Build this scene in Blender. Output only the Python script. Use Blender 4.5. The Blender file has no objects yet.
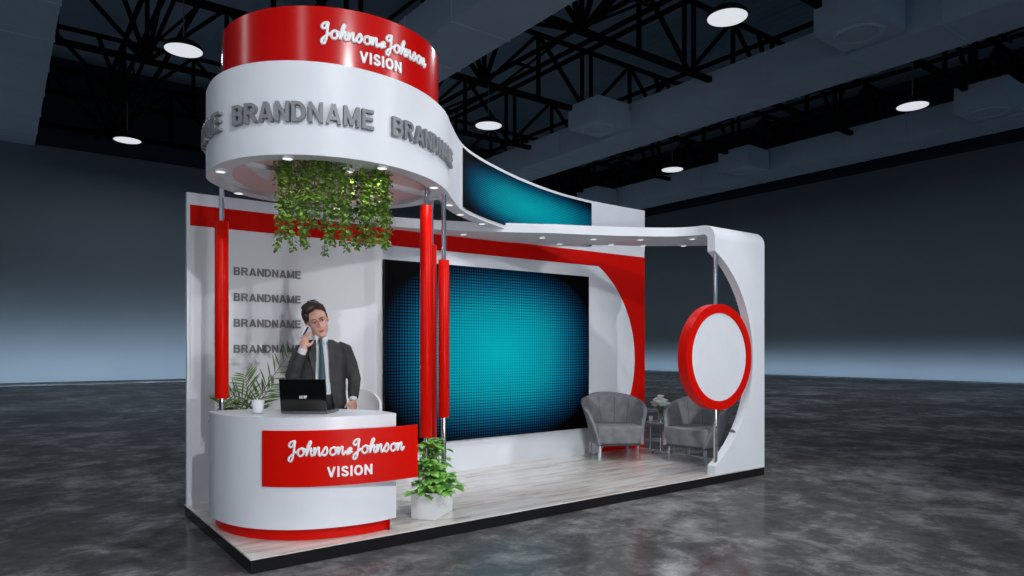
import bpy, bmesh, math, random
from mathutils import Vector, Matrix, Euler
random.seed(7)
R = math.radians
scn = bpy.context.scene
COL = scn.collection

# ------------------------------------------------------------------ camera
CX, CY, CZ = -1.3135, -4.631, 1.394
cam_d = bpy.data.cameras.new('camera')
cam = bpy.data.objects.new('camera', cam_d)
COL.objects.link(cam)
cam.location = (CX, CY, CZ)
cam.rotation_euler = (R(90), 0, -R(37.0))
cam_d.sensor_width = 36.0
cam_d.lens = 24.0
cam_d.shift_y = 60.0 / 1024.0
cam_d.clip_end = 300
scn.camera = cam

# ------------------------------------------------------------------ world, exposure
w = bpy.data.worlds.new('hall_ambience'); scn.world = w
w.use_nodes = True
bg = w.node_tree.nodes['Background']
bg.inputs[0].default_value = (0.36, 0.50, 0.68, 1)
bg.inputs[1].default_value = 0.42
vs = scn.view_settings
vs.view_transform = 'Standard'; vs.look = 'None'; vs.gamma = 1; vs.exposure = 0.0
vs.use_curve_mapping = False

# ------------------------------------------------------------------ lights
def look(o, tgt):
    d = Vector(tgt) - o.location
    o.rotation_euler = d.to_track_quat('-Z', 'Y').to_euler()
def area(name, loc, tgt, sx, sy, power, col=(1, 1, 1), spread=180):
    l = bpy.data.lights.new(name, 'AREA'); l.shape = 'RECTANGLE'
    l.size = sx; l.size_y = sy; l.energy = power; l.color = col; l.spread = R(spread)
    o = bpy.data.objects.new(name, l); COL.objects.link(o); o.location = loc; look(o, tgt); return o
def spot(name, loc, tgt, power, size=0.15, ang=60, col=(1, 1, 1)):
    l = bpy.data.lights.new(name, 'SPOT'); l.energy = power; l.shadow_soft_size = size
    l.spot_size = R(ang); l.spot_blend = 0.4; l.color = col
    o = bpy.data.objects.new(name, l); COL.objects.link(o); o.location = loc; look(o, tgt); return o
spot('stage_light_right', (8.0, -8.5, 6.6), (3.2, .8, .9), 1300, 0.03, 50, (.98, .98, 1.0))
spot('stage_light_centre', (-0.6, -8.2, 6.2), (2.2, 1.0, 1.2), 1350, 0.03, 55, (.96, .98, 1.0))
spot('stage_light_front', (0.2, -8.0, 0.6), (2.4, 1.0, 1.9), 420, 0.03, 75, (.98, .99, 1.0))
spot('stage_light_left', (-6.0, -4.2, 3.4), (0.6, .8, 1.6), 330, 0.05, 50, (.97, .99, 1.0))
area('floor_bounce_fill', (1.6, -6.2, .12), (1.7, .7, 2.7), 5.0, 0.8, 26, (1.0, .97, .97), 100)  # added unseen fill, stands in for floor bounce onto the undersides
spot('platform_fill', (3.6, -2.2, 9.0), (3.2, .6, 0), 1050, 0.12, 42, (1.0, .98, .96))  # unseen fill added overhead to brighten the platform top
# tall soft strips, whose reflections streak the glossy drum
area('strip_light_rear_left', (-6.8, 4.9, 6.8), (0.9, 0.7, 3.4), .8, 4.2, 42, (.95, .98, 1.0))
area('strip_light_left', (-6.3, -4.7, 6.9), (0.9, 0.7, 3.4), .8, 4.2, 42, (.95, .98, 1.0))
area('strip_light_right', (6.7, -6.2, 7.1), (0.9, 0.7, 3.4), .8, 4.2, 42, (.95, .98, 1.0))
# added area lights without fixtures, brightening the foot of the two hall walls
area('wall_fill_back', (0.0, 28.2, 0.1), (0.0, 31.6, 0.3), 66, 0.3, 1250, (.66, .82, 1.0), 110)
area('wall_fill_right', (32.0, 2.0, 0.1), (33.65, 2.0, 0.15), 56, 0.3, 400, (.62, .80, 1.0), 100)

# ------------------------------------------------------------------ materials
def mat(name, col, rough=0.5, metal=0.0, spec=0.5, coat=0.0, emit=None, estr=0.0):
    m = bpy.data.materials.new(name); m.use_nodes = True
    b = m.node_tree.nodes['Principled BSDF']
    b.inputs['Base Color'].default_value = (*col, 1)
    b.inputs['Roughness'].default_value = rough
    b.inputs['Metallic'].default_value = metal
    b.inputs['Specular IOR Level'].default_value = spec
    b.inputs['Coat Weight'].default_value = coat
    b.inputs['Coat Roughness'].default_value = 0.05
    if emit:
        b.inputs['Emission Color'].default_value = (*emit, 1)
        b.inputs['Emission Strength'].default_value = estr
    return m
def nodes(m):
    return m.node_tree.nodes, m.node_tree.links, m.node_tree.nodes['Principled BSDF']
def noise_mat(name, c1, c2, scale, rough=0.5, detail=4, stretch=(1, 1, 1), lo=0.35, hi=0.65, bump=0.0, spec=0.5, rot=0, coords='Object', r2=None):
    m = mat(name, c1, rough, spec=spec)
    n, l, b = nodes(m)
    tc = n.new('ShaderNodeTexCoord'); mp = n.new('ShaderNodeMapping')
    mp.inputs['Scale'].default_value = stretch; mp.inputs['Rotation'].default_value = (0, 0, rot)
    nz = n.new('ShaderNodeTexNoise'); nz.inputs['Scale'].default_value = scale; nz.inputs['Detail'].default_value = detail
    cr = n.new('ShaderNodeValToRGB')
    cr.color_ramp.elements[0].position = lo; cr.color_ramp.elements[0].color = (*c1, 1)
    cr.color_ramp.elements[1].position = hi; cr.color_ramp.elements[1].color = (*c2, 1)
    l.new(tc.outputs[coords], mp.inputs['Vector']); l.new(mp.outputs[0], nz.inputs['Vector'])
    l.new(nz.outputs['Fac'], cr.inputs[0]); l.new(cr.outputs[0], b.inputs['Base Color'])
    if bump:
        bp = n.new('ShaderNodeBump'); bp.inputs['Strength'].default_value = bump; bp.inputs['Distance'].default_value = 0.01
        l.new(nz.outputs['Fac'], bp.inputs['Height']); l.new(bp.outputs[0], b.inputs['Normal'])
    return m

M_WHITE = noise_mat('white_laminate', (0.66, 0.69, 0.74), (0.69, 0.72, 0.77), 3.0, 0.4, spec=0.3)
M_GLOSSWALL = mat('gloss_wall_panel', (0.66, 0.67, 0.70), 0.35, coat=0.6)
M_COUNTER = noise_mat('counter_white', (0.68, 0.71, 0.76), (0.71, 0.74, 0.79), 4.0, 0.3)
M_RED = mat('gloss_red', (0.60, 0.004, 0.0003), 0.35, spec=0.12)
M_REDDRUM = mat('lacquered_red', (0.50, 0.002, 0.0003), 0.20, spec=0.5)
M_REDMATT = mat('red_print', (0.58, 0.003, 0.0003), 0.45, spec=0.1)
M_LETTER = mat('grey_letter', (0.20, 0.21, 0.23), 0.45)
M_LETTERW = mat('grey_wall_letter', (0.15, 0.15, 0.16), 0.5)
M_WHITETXT = mat('white_letter', (0.80, 0.82, 0.84), 0.4)
M_CHROME = mat('chrome', (0.72, 0.73, 0.75), 0.08, metal=1.0)
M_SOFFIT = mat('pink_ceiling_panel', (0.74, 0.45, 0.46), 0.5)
M_DOWNL = mat('downlight_lens', (0.9, 0.9, 0.9), 0.3, emit=(1, 1, 1), estr=0.85)
M_BLACK = mat('black_plinth_edge', (0.010, 0.010, 0.011), 0.2, spec=0.2)
M_STEEL = noise_mat('black_painted_steel', (0.0035, 0.004, 0.005), (0.006, 0.007, 0.009), 2.0, 0.9, spec=0.05)
M_DUCT = noise_mat('duct_sheet_metal', (0.46, 0.56, 0.66), (0.50, 0.60, 0.70), 0.6, 0.7, spec=0.2)
M_LAMPGLOW = mat('pendant_diffuser', (0.9, 0.9, 0.9), 0.4, emit=(0.92, 0.94, 1.0), estr=0.72)
M_LAMPSHADE = mat('black_lamp_shade', (0.006, 0.006, 0.008), 0.3)
M_CABLE = mat('steel_cable', (0.25, 0.25, 0.26), 0.4, metal=0.6)
M_FABRIC = noise_mat('grey_upholstery', (0.15, 0.155, 0.17), (0.215, 0.22, 0.235), 9.0, 0.75, detail=6, bump=0.15)
M_SEAM = mat('dark_seam', (0.05, 0.052, 0.056), 0.8)
M_LEAF = noise_mat('leaf_green', (0.13, 0.38, 0.045), (0.30, 0.62, 0.13), 22, 0.45)
M_LEAF2 = noise_mat('ivy_green', (0.07, 0.15, 0.010), (0.17, 0.32, 0.03), 14, 0.5)
M_PALM = noise_mat('palm_green', (0.055, 0.12, 0.02), (0.14, 0.23, 0.05), 12, 0.45)
M_STEM = mat('plant_stem', (0.16, 0.13, 0.06), 0.7)
M_SOIL = noise_mat('soil', (0.03, 0.02, 0.012), (0.07, 0.05, 0.03), 30, 0.9)
M_POT = mat('white_glazed_pot', (0.72, 0.73, 0.75), 0.25)
M_LAPBLK = mat('laptop_black', (0.003, 0.003, 0.003), 0.12)
M_LAPGREY = mat('laptop_keyboard_grey', (0.10, 0.11, 0.12), 0.35)
M_SILVER = mat('silver_mark', (0.75, 0.76, 0.78), 0.3)
M_SKIN = noise_mat('skin', (0.62, 0.33, 0.25), (0.68, 0.38, 0.30), 18, 0.5)
M_LIP = mat('lips', (0.45, 0.11, 0.10), 0.45)
M_EYEW = mat('eye_white', (0.65, 0.62, 0.6), 0.3)
M_EYEB = mat('eye_dark', (0.01, 0.008, 0.007), 0.2)
M_HAIR = noise_mat('dark_brown_hair', (0.006, 0.003, 0.003), (0.040, 0.015, 0.012), 26, 0.45, stretch=(1, 1, .3))
M_SUIT = noise_mat('charcoal_suit', (0.030, 0.030, 0.032), (0.044, 0.044, 0.047), 14, 0.8, bump=0.1)
M_TROUS = mat('charcoal_trousers', (0.025, 0.025, 0.028), 0.8)
M_SHIRT = mat('white_shirt', (0.72, 0.74, 0.78), 0.6)
M_TIE = mat('slate_blue_tie', (0.035, 0.065, 0.095), 0.5)
M_SHOE = mat('black_shoe', (0.008, 0.008, 0.008), 0.3)
M_PLASTIC = mat('white_plastic', (0.70, 0.70, 0.72), 0.35)
M_GLASS = mat('clear_glass', (0.9, 0.95, 0.95), 0.03)
M_GLASS.node_tree.nodes['Principled BSDF'].inputs['Transmission Weight'].default_value = 0.95
M_PETAL = mat('white_petal', (0.93, 0.93, 0.92), 0.7)
M_TABLETOP = mat('pale_table_top', (0.45, 0.46, 0.48), 0.12)
M_TERRA = mat('copper_detail', (0.45, 0.20, 0.12), 0.4)

# hall surfaces
M_HALLWALL = noise_mat('painted_hall_wall', (0.150, 0.178, 0.200), (0.165, 0.193, 0.215), 0.25, 0.8, spec=0.1)
M_ROOF = noise_mat('roof_sheet', (0.22, 0.31, 0.40), (0.33, 0.44, 0.55), 0.10, 0.8, spec=0.1)
def floor_material():
    m = mat('dark_polished_stone', (0.03, 0.03, 0.035), 0.2, spec=0.45)
    n, l, b = nodes(m)
    tc = n.new('ShaderNodeTexCoord')
    n1 = n.new('ShaderNodeTexNoise'); n1.inputs['Scale'].default_value = 0.42; n1.inputs['Detail'].default_value = 10
    n1.inputs['Roughness'].default_value = 0.74; n1.inputs['Distortion'].default_value = 0.25
    n2 = n.new('ShaderNodeTexNoise'); n2.inputs['Scale'].default_value = 2.3; n2.inputs['Detail'].default_value = 9
    n2.inputs['Roughness'].default_value = 0.78; n2.inputs['Distortion'].default_value = 0.4
    mx = n.new('ShaderNodeMix'); mx.data_type = 'FLOAT'; mx.inputs[0].default_value = 0.45
    cr = n.new('ShaderNodeValToRGB'); e = cr.color_ramp.elements
    e[0].position = 0.36; e[0].color = (0.034, 0.0335, 0.034, 1)
    e[1].position = 0.64; e[1].color = (0.30, 0.298, 0.305, 1)
    k = e.new(0.50); k.color = (0.088, 0.087, 0.090, 1)
    l.new(tc.outputs['Object'], n1.inputs['Vector']); l.new(tc.outputs['Object'], n2.inputs['Vector'])
    l.new(n1.outputs['Fac'], mx.inputs[2]); l.new(n2.outputs['Fac'], mx.inputs[3])
    l.new(mx.outputs[0], cr.inputs[0])
    df = n.new('ShaderNodeBsdfDiffuse'); gl = n.new('ShaderNodeBsdfGlossy'); ms = n.new('ShaderNodeMixShader')
    l.new(cr.outputs[0], df.inputs['Color']); gl.inputs['Roughness'].default_value = 0.10
    rr = n.new('ShaderNodeMapRange'); rr.inputs['From Min'].default_value = .35; rr.inputs['From Max'].default_value = .65
    rr.inputs['To Min'].default_value = 0.05; rr.inputs['To Max'].default_value = 0.22
    l.new(n2.outputs['Fac'], rr.inputs['Value']); l.new(rr.outputs[0], gl.inputs['Roughness'])
    ms.inputs[0].default_value = 0.10
    l.new(df.outputs[0], ms.inputs[1]); l.new(gl.outputs[0], ms.inputs[2])
    out = [q for q in n if q.type == 'OUTPUT_MATERIAL'][0]; l.new(ms.outputs[0], out.inputs['Surface']); n.remove(b)
    return m
M_FLOOR = floor_material()
def plank_material():
    m = mat('pale_oak_planks', (0.5, 0.47, 0.44), 0.16, coat=0.3)
    n, l, b = nodes(m)
    tc = n.new('ShaderNodeTexCoord')
    br = n.new('ShaderNodeTexBrick'); br.offset = 0.37
    br.inputs['Scale'].default_value = 1.0; br.inputs['Brick Width'].default_value = 1.35; br.inputs['Row Height'].default_value = 0.21
    br.inputs['Mortar Size'].default_value = 0.002; br.inputs['Color1'].default_value = (0.2, 0.2, 0.2, 1)
    br.inputs['Color2'].default_value = (0.8, 0.8, 0.8, 1); br.inputs['Mortar'].default_value = (0.4, 0.4, 0.4, 1)
    mp = n.new('ShaderNodeMapping'); mp.inputs['Scale'].default_value = (0.9, 7.0, 1)
    ad = n.new('ShaderNodeVectorMath'); ad.operation = 'MULTIPLY_ADD'
    ad.inputs[1].default_value = (7, 7, 7)
    nz = n.new('ShaderNodeTexNoise'); nz.inputs['Scale'].default_value = 1.5; nz.inputs['Detail'].default_value = 7; nz.inputs['Roughness'].default_value = 0.65
    nz.inputs['Distortion'].default_value = 0.6
    cr = n.new('ShaderNodeValToRGB'); e = cr.color_ramp.elements
    e[0].position = 0.28; e[0].color = (0.38, 0.29, 0.24, 1)
    e[1].position = 0.56; e[1].color = (0.74, 0.71, 0.69, 1)
    k = e.new(0.42); k.color = (0.60, 0.545, 0.50, 1)
    l.new(tc.outputs['Object'], br.inputs['Vector']); l.new(tc.outputs['Object'], mp.inputs['Vector'])
    l.new(br.outputs['Color'], ad.inputs[0]); l.new(mp.outputs[0], ad.inputs[2])
    l.new(ad.outputs[0], nz.inputs['Vector']); l.new(nz.outputs['Fac'], cr.inputs[0])
    hs = n.new('ShaderNodeMix'); hs.data_type = 'RGBA'; hs.blend_type = 'MULTIPLY'; hs.inputs[0].default_value = 1
    mr = n.new('ShaderNodeMapRange'); mr.inputs['To Min'].default_value = 0.86; mr.inputs['To Max'].default_value = 1.04
    l.new(br.outputs['Color'], mr.inputs['Value']); l.new(cr.outputs[0], hs.inputs[6]); l.new(mr.outputs[0], hs.inputs[7])
    l.new(hs.outputs[2], b.inputs['Base Color'])
    return m
M_PLANK = plank_material()
def led_material(name, pitch, strength, cx, cy, rx, ry, power):
    """UV: metres along / up the screen.  A halftone of dots on black, brighter in the middle."""
    m = mat(name, (0.001, 0.001, 0.0015), 0.5, spec=0.03)
    n, l, b = nodes(m)
    uv = n.new('ShaderNodeUVMap')
    sp = n.new('ShaderNodeSeparateXYZ'); l.new(uv.outputs[0], sp.inputs[0])
    def mth(op, a, bb=None, c=None):
        q = n.new('ShaderNodeMath'); q.operation = op
        for i, v in enumerate((a, bb, c)):
            if v is None: continue
            if isinstance(v, (int, float)): q.inputs[i].default_value = v
            else: l.new(v, q.inputs[i])
        return q.outputs[0]
    u, v = sp.outputs[0], sp.outputs[1]
    dx = mth('DIVIDE', mth('SUBTRACT', u, cx), rx); dy = mth('DIVIDE', mth('SUBTRACT', v, cy), ry)
    r = mth('POWER', mth('ADD', mth('POWER', mth('ABSOLUTE', dx), power), mth('POWER', mth('ABSOLUTE', dy), power)), 1.0 / power)
    cell_u = mth('SUBTRACT', mth('FRACT', mth('DIVIDE', u, pitch)), 0.5)
    cell_v = mth('SUBTRACT', mth('FRACT', mth('DIVIDE', v, pitch)), 0.5)
    dist = mth('SQRT', mth('ADD', mth('POWER', cell_u, 2.0), mth('POWER', cell_v, 2.0)))
    size = mth('MULTIPLY_ADD', r, -0.30, 0.70)
    dot = mth('MULTIPLY', mth('SUBTRACT', size, dist), 9.0)
    dotc = n.new('ShaderNodeClamp'); l.new(dot, dotc.inputs[0])
    cr = n.new('ShaderNodeValToRGB'); e = cr.color_ramp.elements
    e[0].position = 0.0; e[0].color = (0.0, 0.34, 0.40, 1)
    e[1].position = 1.0; e[1].color = (0.0, 0.0, 0.0, 1)
    k = e.new(0.50); k.color = (0.0, 0.26, 0.34, 1)
    k = e.new(0.72); k.color = (0.0, 0.12, 0.22, 1)
    k = e.new(0.88); k.color = (0.0, 0.03, 0.08, 1)
    l.new(r, cr.inputs[0])
    mx = n.new('ShaderNodeMix'); mx.data_type = 'RGBA'; mx.blend_type = 'MULTIPLY'; mx.inputs[0].default_value = 1
    l.new(cr.outputs[0], mx.inputs[6]); l.new(dotc.outputs[0], mx.inputs[7])
    l.new(mx.outputs[2], b.inputs['Emission Color']); b.inputs['Emission Strength'].default_value = strength
    return m
M_LED = led_material('led_wall_glow', 0.033, 1.15, 1.48, 0.99, 1.56, 1.06, 2.6)
M_LED2 = led_material('led_ribbon_glow', 0.020, 0.95, 1.62, 0.27, 1.75, 0.33, 2.6)

# ------------------------------------------------------------------ helpers
def mesh_obj(name, bm, m, parent=None, smooth=None):
    me = bpy.data.meshes.new(name)
    bmesh.ops.recalc_face_normals(bm, faces=bm.faces)
    bm.to_mesh(me); bm.free()
    ms = m if isinstance(m, (list, tuple)) else [m]
    for q in ms: me.materials.append(q)
    o = bpy.data.objects.new(name, me); COL.objects.link(o)
    if parent: o.parent = parent
    if smooth is not None:
        me.polygons.foreach_set('use_smooth', [True] * len(me.polygons))
        if smooth < 179:
            try: me.set_sharp_from_angle(angle=R(smooth))
            except Exception: pass
    return o
def tag(o, label=None, cat=None, group=None, kind=None):
    if label: o['label'] = label
    if cat: o['category'] = cat
    if group: o['group'] = group
    if kind: o['kind'] = kind
    return o
def empty(name, loc, label, cat, group=None, rz=0):
    o = bpy.data.objects.new(name, None); COL.objects.link(o); o.location = loc; o.rotation_euler = (0, 0, rz)
    o.empty_display_size = 0.1
    return tag(o, label, cat, group)
def copy_tree(o, parent=None):
    c = o.copy(); COL.objects.link(c)
    if parent: c.parent = parent; c.matrix_parent_inverse = o.matrix_parent_inverse
    for ch in list(o.children): copy_tree(ch, c)
    return c
def box(bm, x0, x1, y0, y1, z0, z1, M=None):
    vs_ = [bm.verts.new(p) for p in ((x0, y0, z0), (x1, y0, z0), (x1, y1, z0), (x0, y1, z0), (x0, y0, z1), (x1, y0, z1), (x1, y1, z1), (x0, y1, z1))]
    for f in ((3, 2, 1, 0), (4, 5, 6, 7), (0, 1, 5, 4), (1, 2, 6, 5), (2, 3, 7, 6), (3, 0, 4, 7)):
        bm.faces.new([vs_[i] for i in f])
    if M is not None:
        for v in vs_: v.co = M @ v.co
    return vs_
def rbox(bm, x0, x1, y0, y1, z0, z1, bev, M=None, seg=2):
    t = bmesh.new(); box(t, x0, x1, y0, y1, z0, z1)
    bmesh.ops.bevel(t, geom=t.edges[:], offset=bev, segments=seg, profile=0.7, affect='EDGES')
    merge(bm, t, M)
def merge(bm, t, M=None):
    mp = {}
    for v in t.verts: mp[v] = bm.verts.new(M @ v.co if M is not None else v.co)
    for f in t.faces:
        try:
            g = bm.faces.new([mp[v] for v in f.verts]); g.material_index = f.material_index; g.smooth = f.smooth
        except ValueError: pass
    t.free()
def prism(bm, pts, z0, z1, axis='z'):
    """closed polygon pts extruded; axis 'z': pts are (x,y); axis 'y': pts are (x,z), z0/z1 are y."""
    def P(p, h): return (p[0], p[1], h) if axis == 'z' else (p[0], h, p[1])
    a = [bm.verts.new(P(p, z0)) for p in pts]; b = [bm.verts.new(P(p, z1)) for p in pts]
    bm.faces.new(a[::-1]); bm.faces.new(b)
    n = len(pts)
    for i in range(n): bm.faces.new((a[i], a[(i + 1) % n], b[(i + 1) % n], b[i]))
def lathe(bm, prof, c=(0, 0, 0), n=24, M=None):
    rings = []
    for r, z in prof:
        if r < 1e-5: rings.append([bm.verts.new((c[0], c[1], c[2] + z))])
        else: rings.append([bm.verts.new((c[0] + r * math.cos(2 * math.pi * i / n), c[1] + r * math.sin(2 * math.pi * i / n), c[2] + z)) for i in range(n)])
    for A, B in zip(rings, rings[1:]):
        for i in range(n):
            j = (i + 1) % n
            if len(A) == 1 and len(B) == 1: continue
            if len(A) == 1: bm.faces.new((A[0], B[i], B[j]))
            elif len(B) == 1: bm.faces.new((A[i], A[j], B[0]))
            else: bm.faces.new((A[i], A[j], B[j], B[i]))
    if M is not None:
        for rg in rings:
            for v in rg: v.co = M @ v.co
def frame_of(d):
    d = d.normalized(); u = d.orthogonal().normalized(); return u, d.cross(u)
def tube(bm, pts, rad, n=8, cap=True, squash=None):
    pts = [Vector(p) for p in pts]
    rads = rad if isinstance(rad, (list, tuple)) else [rad] * len(pts)
    rings = []; up = None
    for i, p in enumerate(pts):
        d = (pts[min(i + 1, len(pts) - 1)] - pts[max(i - 1, 0)])
        if d.length < 1e-9: d = Vector((0, 0, 1))
        d.normalize()
        if up is None: u, v = frame_of(d)
        else:
            u = (up - d * up.dot(d))
            u = u.normalized() if u.length > 1e-6 else frame_of(d)[0]
            v = d.cross(u)
        up = u
        s = squash or (1, 1)
        rings.append([bm.verts.new(p + (u * math.cos(2 * math.pi * k / n) * s[0] + v * math.sin(2 * math.pi * k / n) * s[1]) * rads[i]) for k in range(n)])
    for A, B in zip(rings, rings[1:]):
        for k in range(n): bm.faces.new((A[k], A[(k + 1) % n], B[(k + 1) % n], B[k]))
    if cap: bm.faces.new(rings[0][::-1]); bm.faces.new(rings[-1])
def bar(bm, a, b, w_, h_=None):
    """rectangular bar from a to b"""
    a = Vector(a); b = Vector(b); d = b - a; L = d.length
    q = d.to_track_quat('X', 'Z').to_matrix().to_4x4()
    h_ = h_ or w_
    box(bm, 0, L, -w_ / 2, w_ / 2, -h_ / 2, h_ / 2, Matrix.Translation(a) @ q)
def catmull(pts, k=6, closed=False):
    P = [Vector(p) for p in pts]; n = len(P); out = []
    rng = range(n) if closed else range(n - 1)
    for i in rng:
        if closed: p0, p1, p2, p3 = P[(i - 1) % n], P[i], P[(i + 1) % n], P[(i + 2) % n]
        else: p0, p1, p2, p3 = P[max(i - 1, 0)], P[i], P[i + 1], P[min(i + 2, n - 1)]
        for j in range(k):
            t = j / k
            out.append(0.5 * ((2 * p1) + (p2 - p0) * t + (2 * p0 - 5 * p1 + 4 * p2 - p3) * t * t + (3 * p1 - p0 - 3 * p2 + p3) * t ** 3))
    if not closed: out.append(P[-1])
    return out
def band(bm, outer, inner, z0, z1):
    """wall band between two plan polylines"""
    def pair(pts): return [(bm.verts.new((p[0], p[1], z0)), bm.verts.new((p[0], p[1], z1))) for p in pts]
    A, B = pair(outer), pair(inner)
    for i in range(len(A) - 1):
        bm.faces.new((A[i][0], A[i + 1][0], A[i + 1][1], A[i][1]))
        bm.faces.new((B[i + 1][0], B[i][0], B[i][1], B[i + 1][1]))
        bm.faces.new((A[i][0], B[i][0], B[i + 1][0], A[i + 1][0]))
        bm.faces.new((A[i][1], A[i + 1][1], B[i + 1][1], B[i][1]))
    return A, B
def bake(o):
    """apply modifiers"""
    dg = bpy.context.evaluated_depsgraph_get(); dg.update()
    me = bpy.data.meshes.new_from_object(o.evaluated_get(dg))
    old = o.data; o.modifiers.clear(); o.data = me; me.name = o.name
    return o
def text_bm(body, height, depth, offset=0.0, res=3):
    """text as a bmesh in the XZ sense: x along, y up, z = depth (0 back .. depth front)"""
    cu = bpy.data.curves.new('lettering', 'FONT'); cu.body = body; cu.size = 1.0
    cu.extrude = 0.5; cu.offset = offset; cu.resolution_u = res; cu.space_character = 1.02
    o = bpy.data.objects.new('lettering', cu); COL.objects.link(o)
    dg = bpy.context.evaluated_depsgraph_get(); dg.update()
    me = bpy.data.meshes.new_from_object(o.evaluated_get(dg))
    bm = bmesh.new(); bm.from_mesh(me)
    bpy.data.objects.remove(o); bpy.data.meshes.remove(me); bpy.data.curves.remove(cu)
    xs = [v.co.x for v in bm.verts]; ys = [v.co.y for v in bm.verts]
    x0, y0, y1 = min(xs), min(ys), max(ys); s = height / (y1 - y0)
    for v in bm.verts: v.co = Vector(((v.co.x - x0) * s, (v.co.y - y0) * s, (v.co.z + 0.5) * depth))
    return bm, (max(xs) - x0) * s
def subdivide_x(bm, step):
    """cut long lettering so that it can be bent"""
    xs = [v.co.x for v in bm.verts]; x = min(xs) + step
    while x < max(xs):
        bmesh.ops.bisect_plane(bm, geom=bm.verts[:] + bm.edges[:] + bm.faces[:], plane_co=(x, 0, 0), plane_no=(1, 0, 0))
        x += step

# block lettering drawn as strokes -------------------------------------------
def glyph(c):
    w = .205; h = w / 2
    def arc2(cx, cy, rx, ry, a0, a1, n=10): return [(cx + rx * math.cos(R(a0 + (a1 - a0) * i / n)), cy + ry * math.sin(R(a0 + (a1 - a0) * i / n))) for i in range(n + 1)]
    if c == 'I': return [[(h, 0), (h, 1)]], .205
    if c == 'E': return [[(h, 0), (h, 1)], [(h, 1 - h * .85), (.68, 1 - h * .85)], [(h, .52), (.64, .52)], [(h, h * .85), (.70, h * .85)]], .70
    if c == 'N': return [[(h, 0), (h, 1)], [(.76 - h, 0), (.76 - h, 1)], [(h, .93), (.76 - h, .07)]], .76
    if c == 'M': return [[(h, 0), (h, 1)], [(.88 - h, 0), (.88 - h, 1)], [(h + .01, .93), (.44, .06)], [(.88 - h - .01, .93), (.44, .06)]], .88
    if c == 'A': return [[(.10, 0), (.40, .98)], [(.72, 0), (.42, .98)], [(.20, .27), (.62, .27)]], .82
    if c == 'V': return [[(.10, 1), (.39, .02)], [(.68, 1), (.39, .02)]], .78
    if c == 'D': return [[(h, 0), (h, 1)], [(h, 1 - h * .9), (.32, 1 - h * .9)] + arc2(.32, .5, .76 - .32 - h, .5 - h * .9, 88, -88) + [(.32, h * .9), (h, h * .9)]], .76
    if c == 'B': return [[(h, 0), (h, 1)], [(h, .91), (.38, .91)] + arc2(.40, .725, .20, .185, 88, -88, 8) + [(.38, .54), (h, .54)], [(h, .52), (.40, .52)] + arc2(.42, .305, .22, .215, 88, -88, 8) + [(.40, .09), (h, .09)]], .74
    if c == 'R': return [[(h, 0), (h, 1)], [(h, .91), (.42, .91)] + arc2(.44, .71, .21, .20, 88, -88, 8) + [(.42, .51), (h, .51)], [(.40, .50), (.70, .0)]], .78
    if c == 'O': return [arc2(.42, .5, .42 - h, .5 - h * .9, 0, 360, 24)], .84
    if c == 'S': return [[(.10, .28)] + arc2(.36, .27, .24, .18, 190, 360, 8)[1:] + [(.57, .38), (.36, .50), (.15, .62)] + arc2(.35, .735, .22, .175, 190, 0, 8)[1:][::1]], .70
    if c == 'a': return [arc2(.36, .34, .25, .25, 0, 360, 12), [(.63, .68), (.63, 0)]], .74
    if c == 'c': return [arc2(.36, .34, .25, .25, 45, 315, 10)], .62
    if c == 'e': return [[(.10, .34), (.61, .34)] , arc2(.36, .34, .25, .25, 0, 315, 12)], .70
    if c == 'r': return [[(.10, 0), (.10, .68)], [(.10, .40), (.25, .60), (.45, .60)]], .48
    return [], .3
def lettering(bm, text, height, width, depth, mapf, gap=.11, k=1.0):
    adv = [glyph(c)[1] for c in text]; tot = sum(adv) + gap * (len(text) - 1); sx = width / tot; x = 0
    for c, a_ in zip(text, adv):
        for st in glyph(c)[0]:
            P_ = [Vector(((x + p[0]) * sx, p[1] * height)) for p in st]; hw = .205 / 2 * height * k
            P_ = [q for i, q in enumerate(P_) if i == 0 or (q - P_[i - 1]).length > 1e-5]
            closed = (P_[0] - P_[-1]).length < 1e-4
            L = []
            for i, p in enumerate(P_):
                if closed and i in (0, len(P_) - 1): t_ = P_[1] - P_[-2]
                else: t_ = P_[min(i + 1, len(P_) - 1)] - P_[max(i - 1, 0)]
                t_.normalize(); nn = Vector((-t_.y, t_.x)) * hw; L.append((p + nn, p - nn))
            lo, hi = 0.0, height
            V = []
            for a, b_ in L:
                q = []
                for v_ in (a, b_):
                    yy = max(lo, min(hi, v_.y)); q += [bm.verts.new(mapf(v_.x, yy, 0)), bm.verts.new(mapf(v_.x, yy, depth))]
                V.append(q)
            for A, B in zip(V, V[1:]):
                for f in ((A[1], B[1], B[3], A[3]), (A[0], A[2], B[2], B[0]), (A[0], B[0], B[1], A[1]), (A[2], A[3], B[3], B[2])): bm.faces.new(f)
            for q, fl in ((V[0], 0), (V[-1], 1)):
                if not closed: bm.faces.new((q[0], q[1], q[3], q[2]))
        x += a_ + gap

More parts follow.
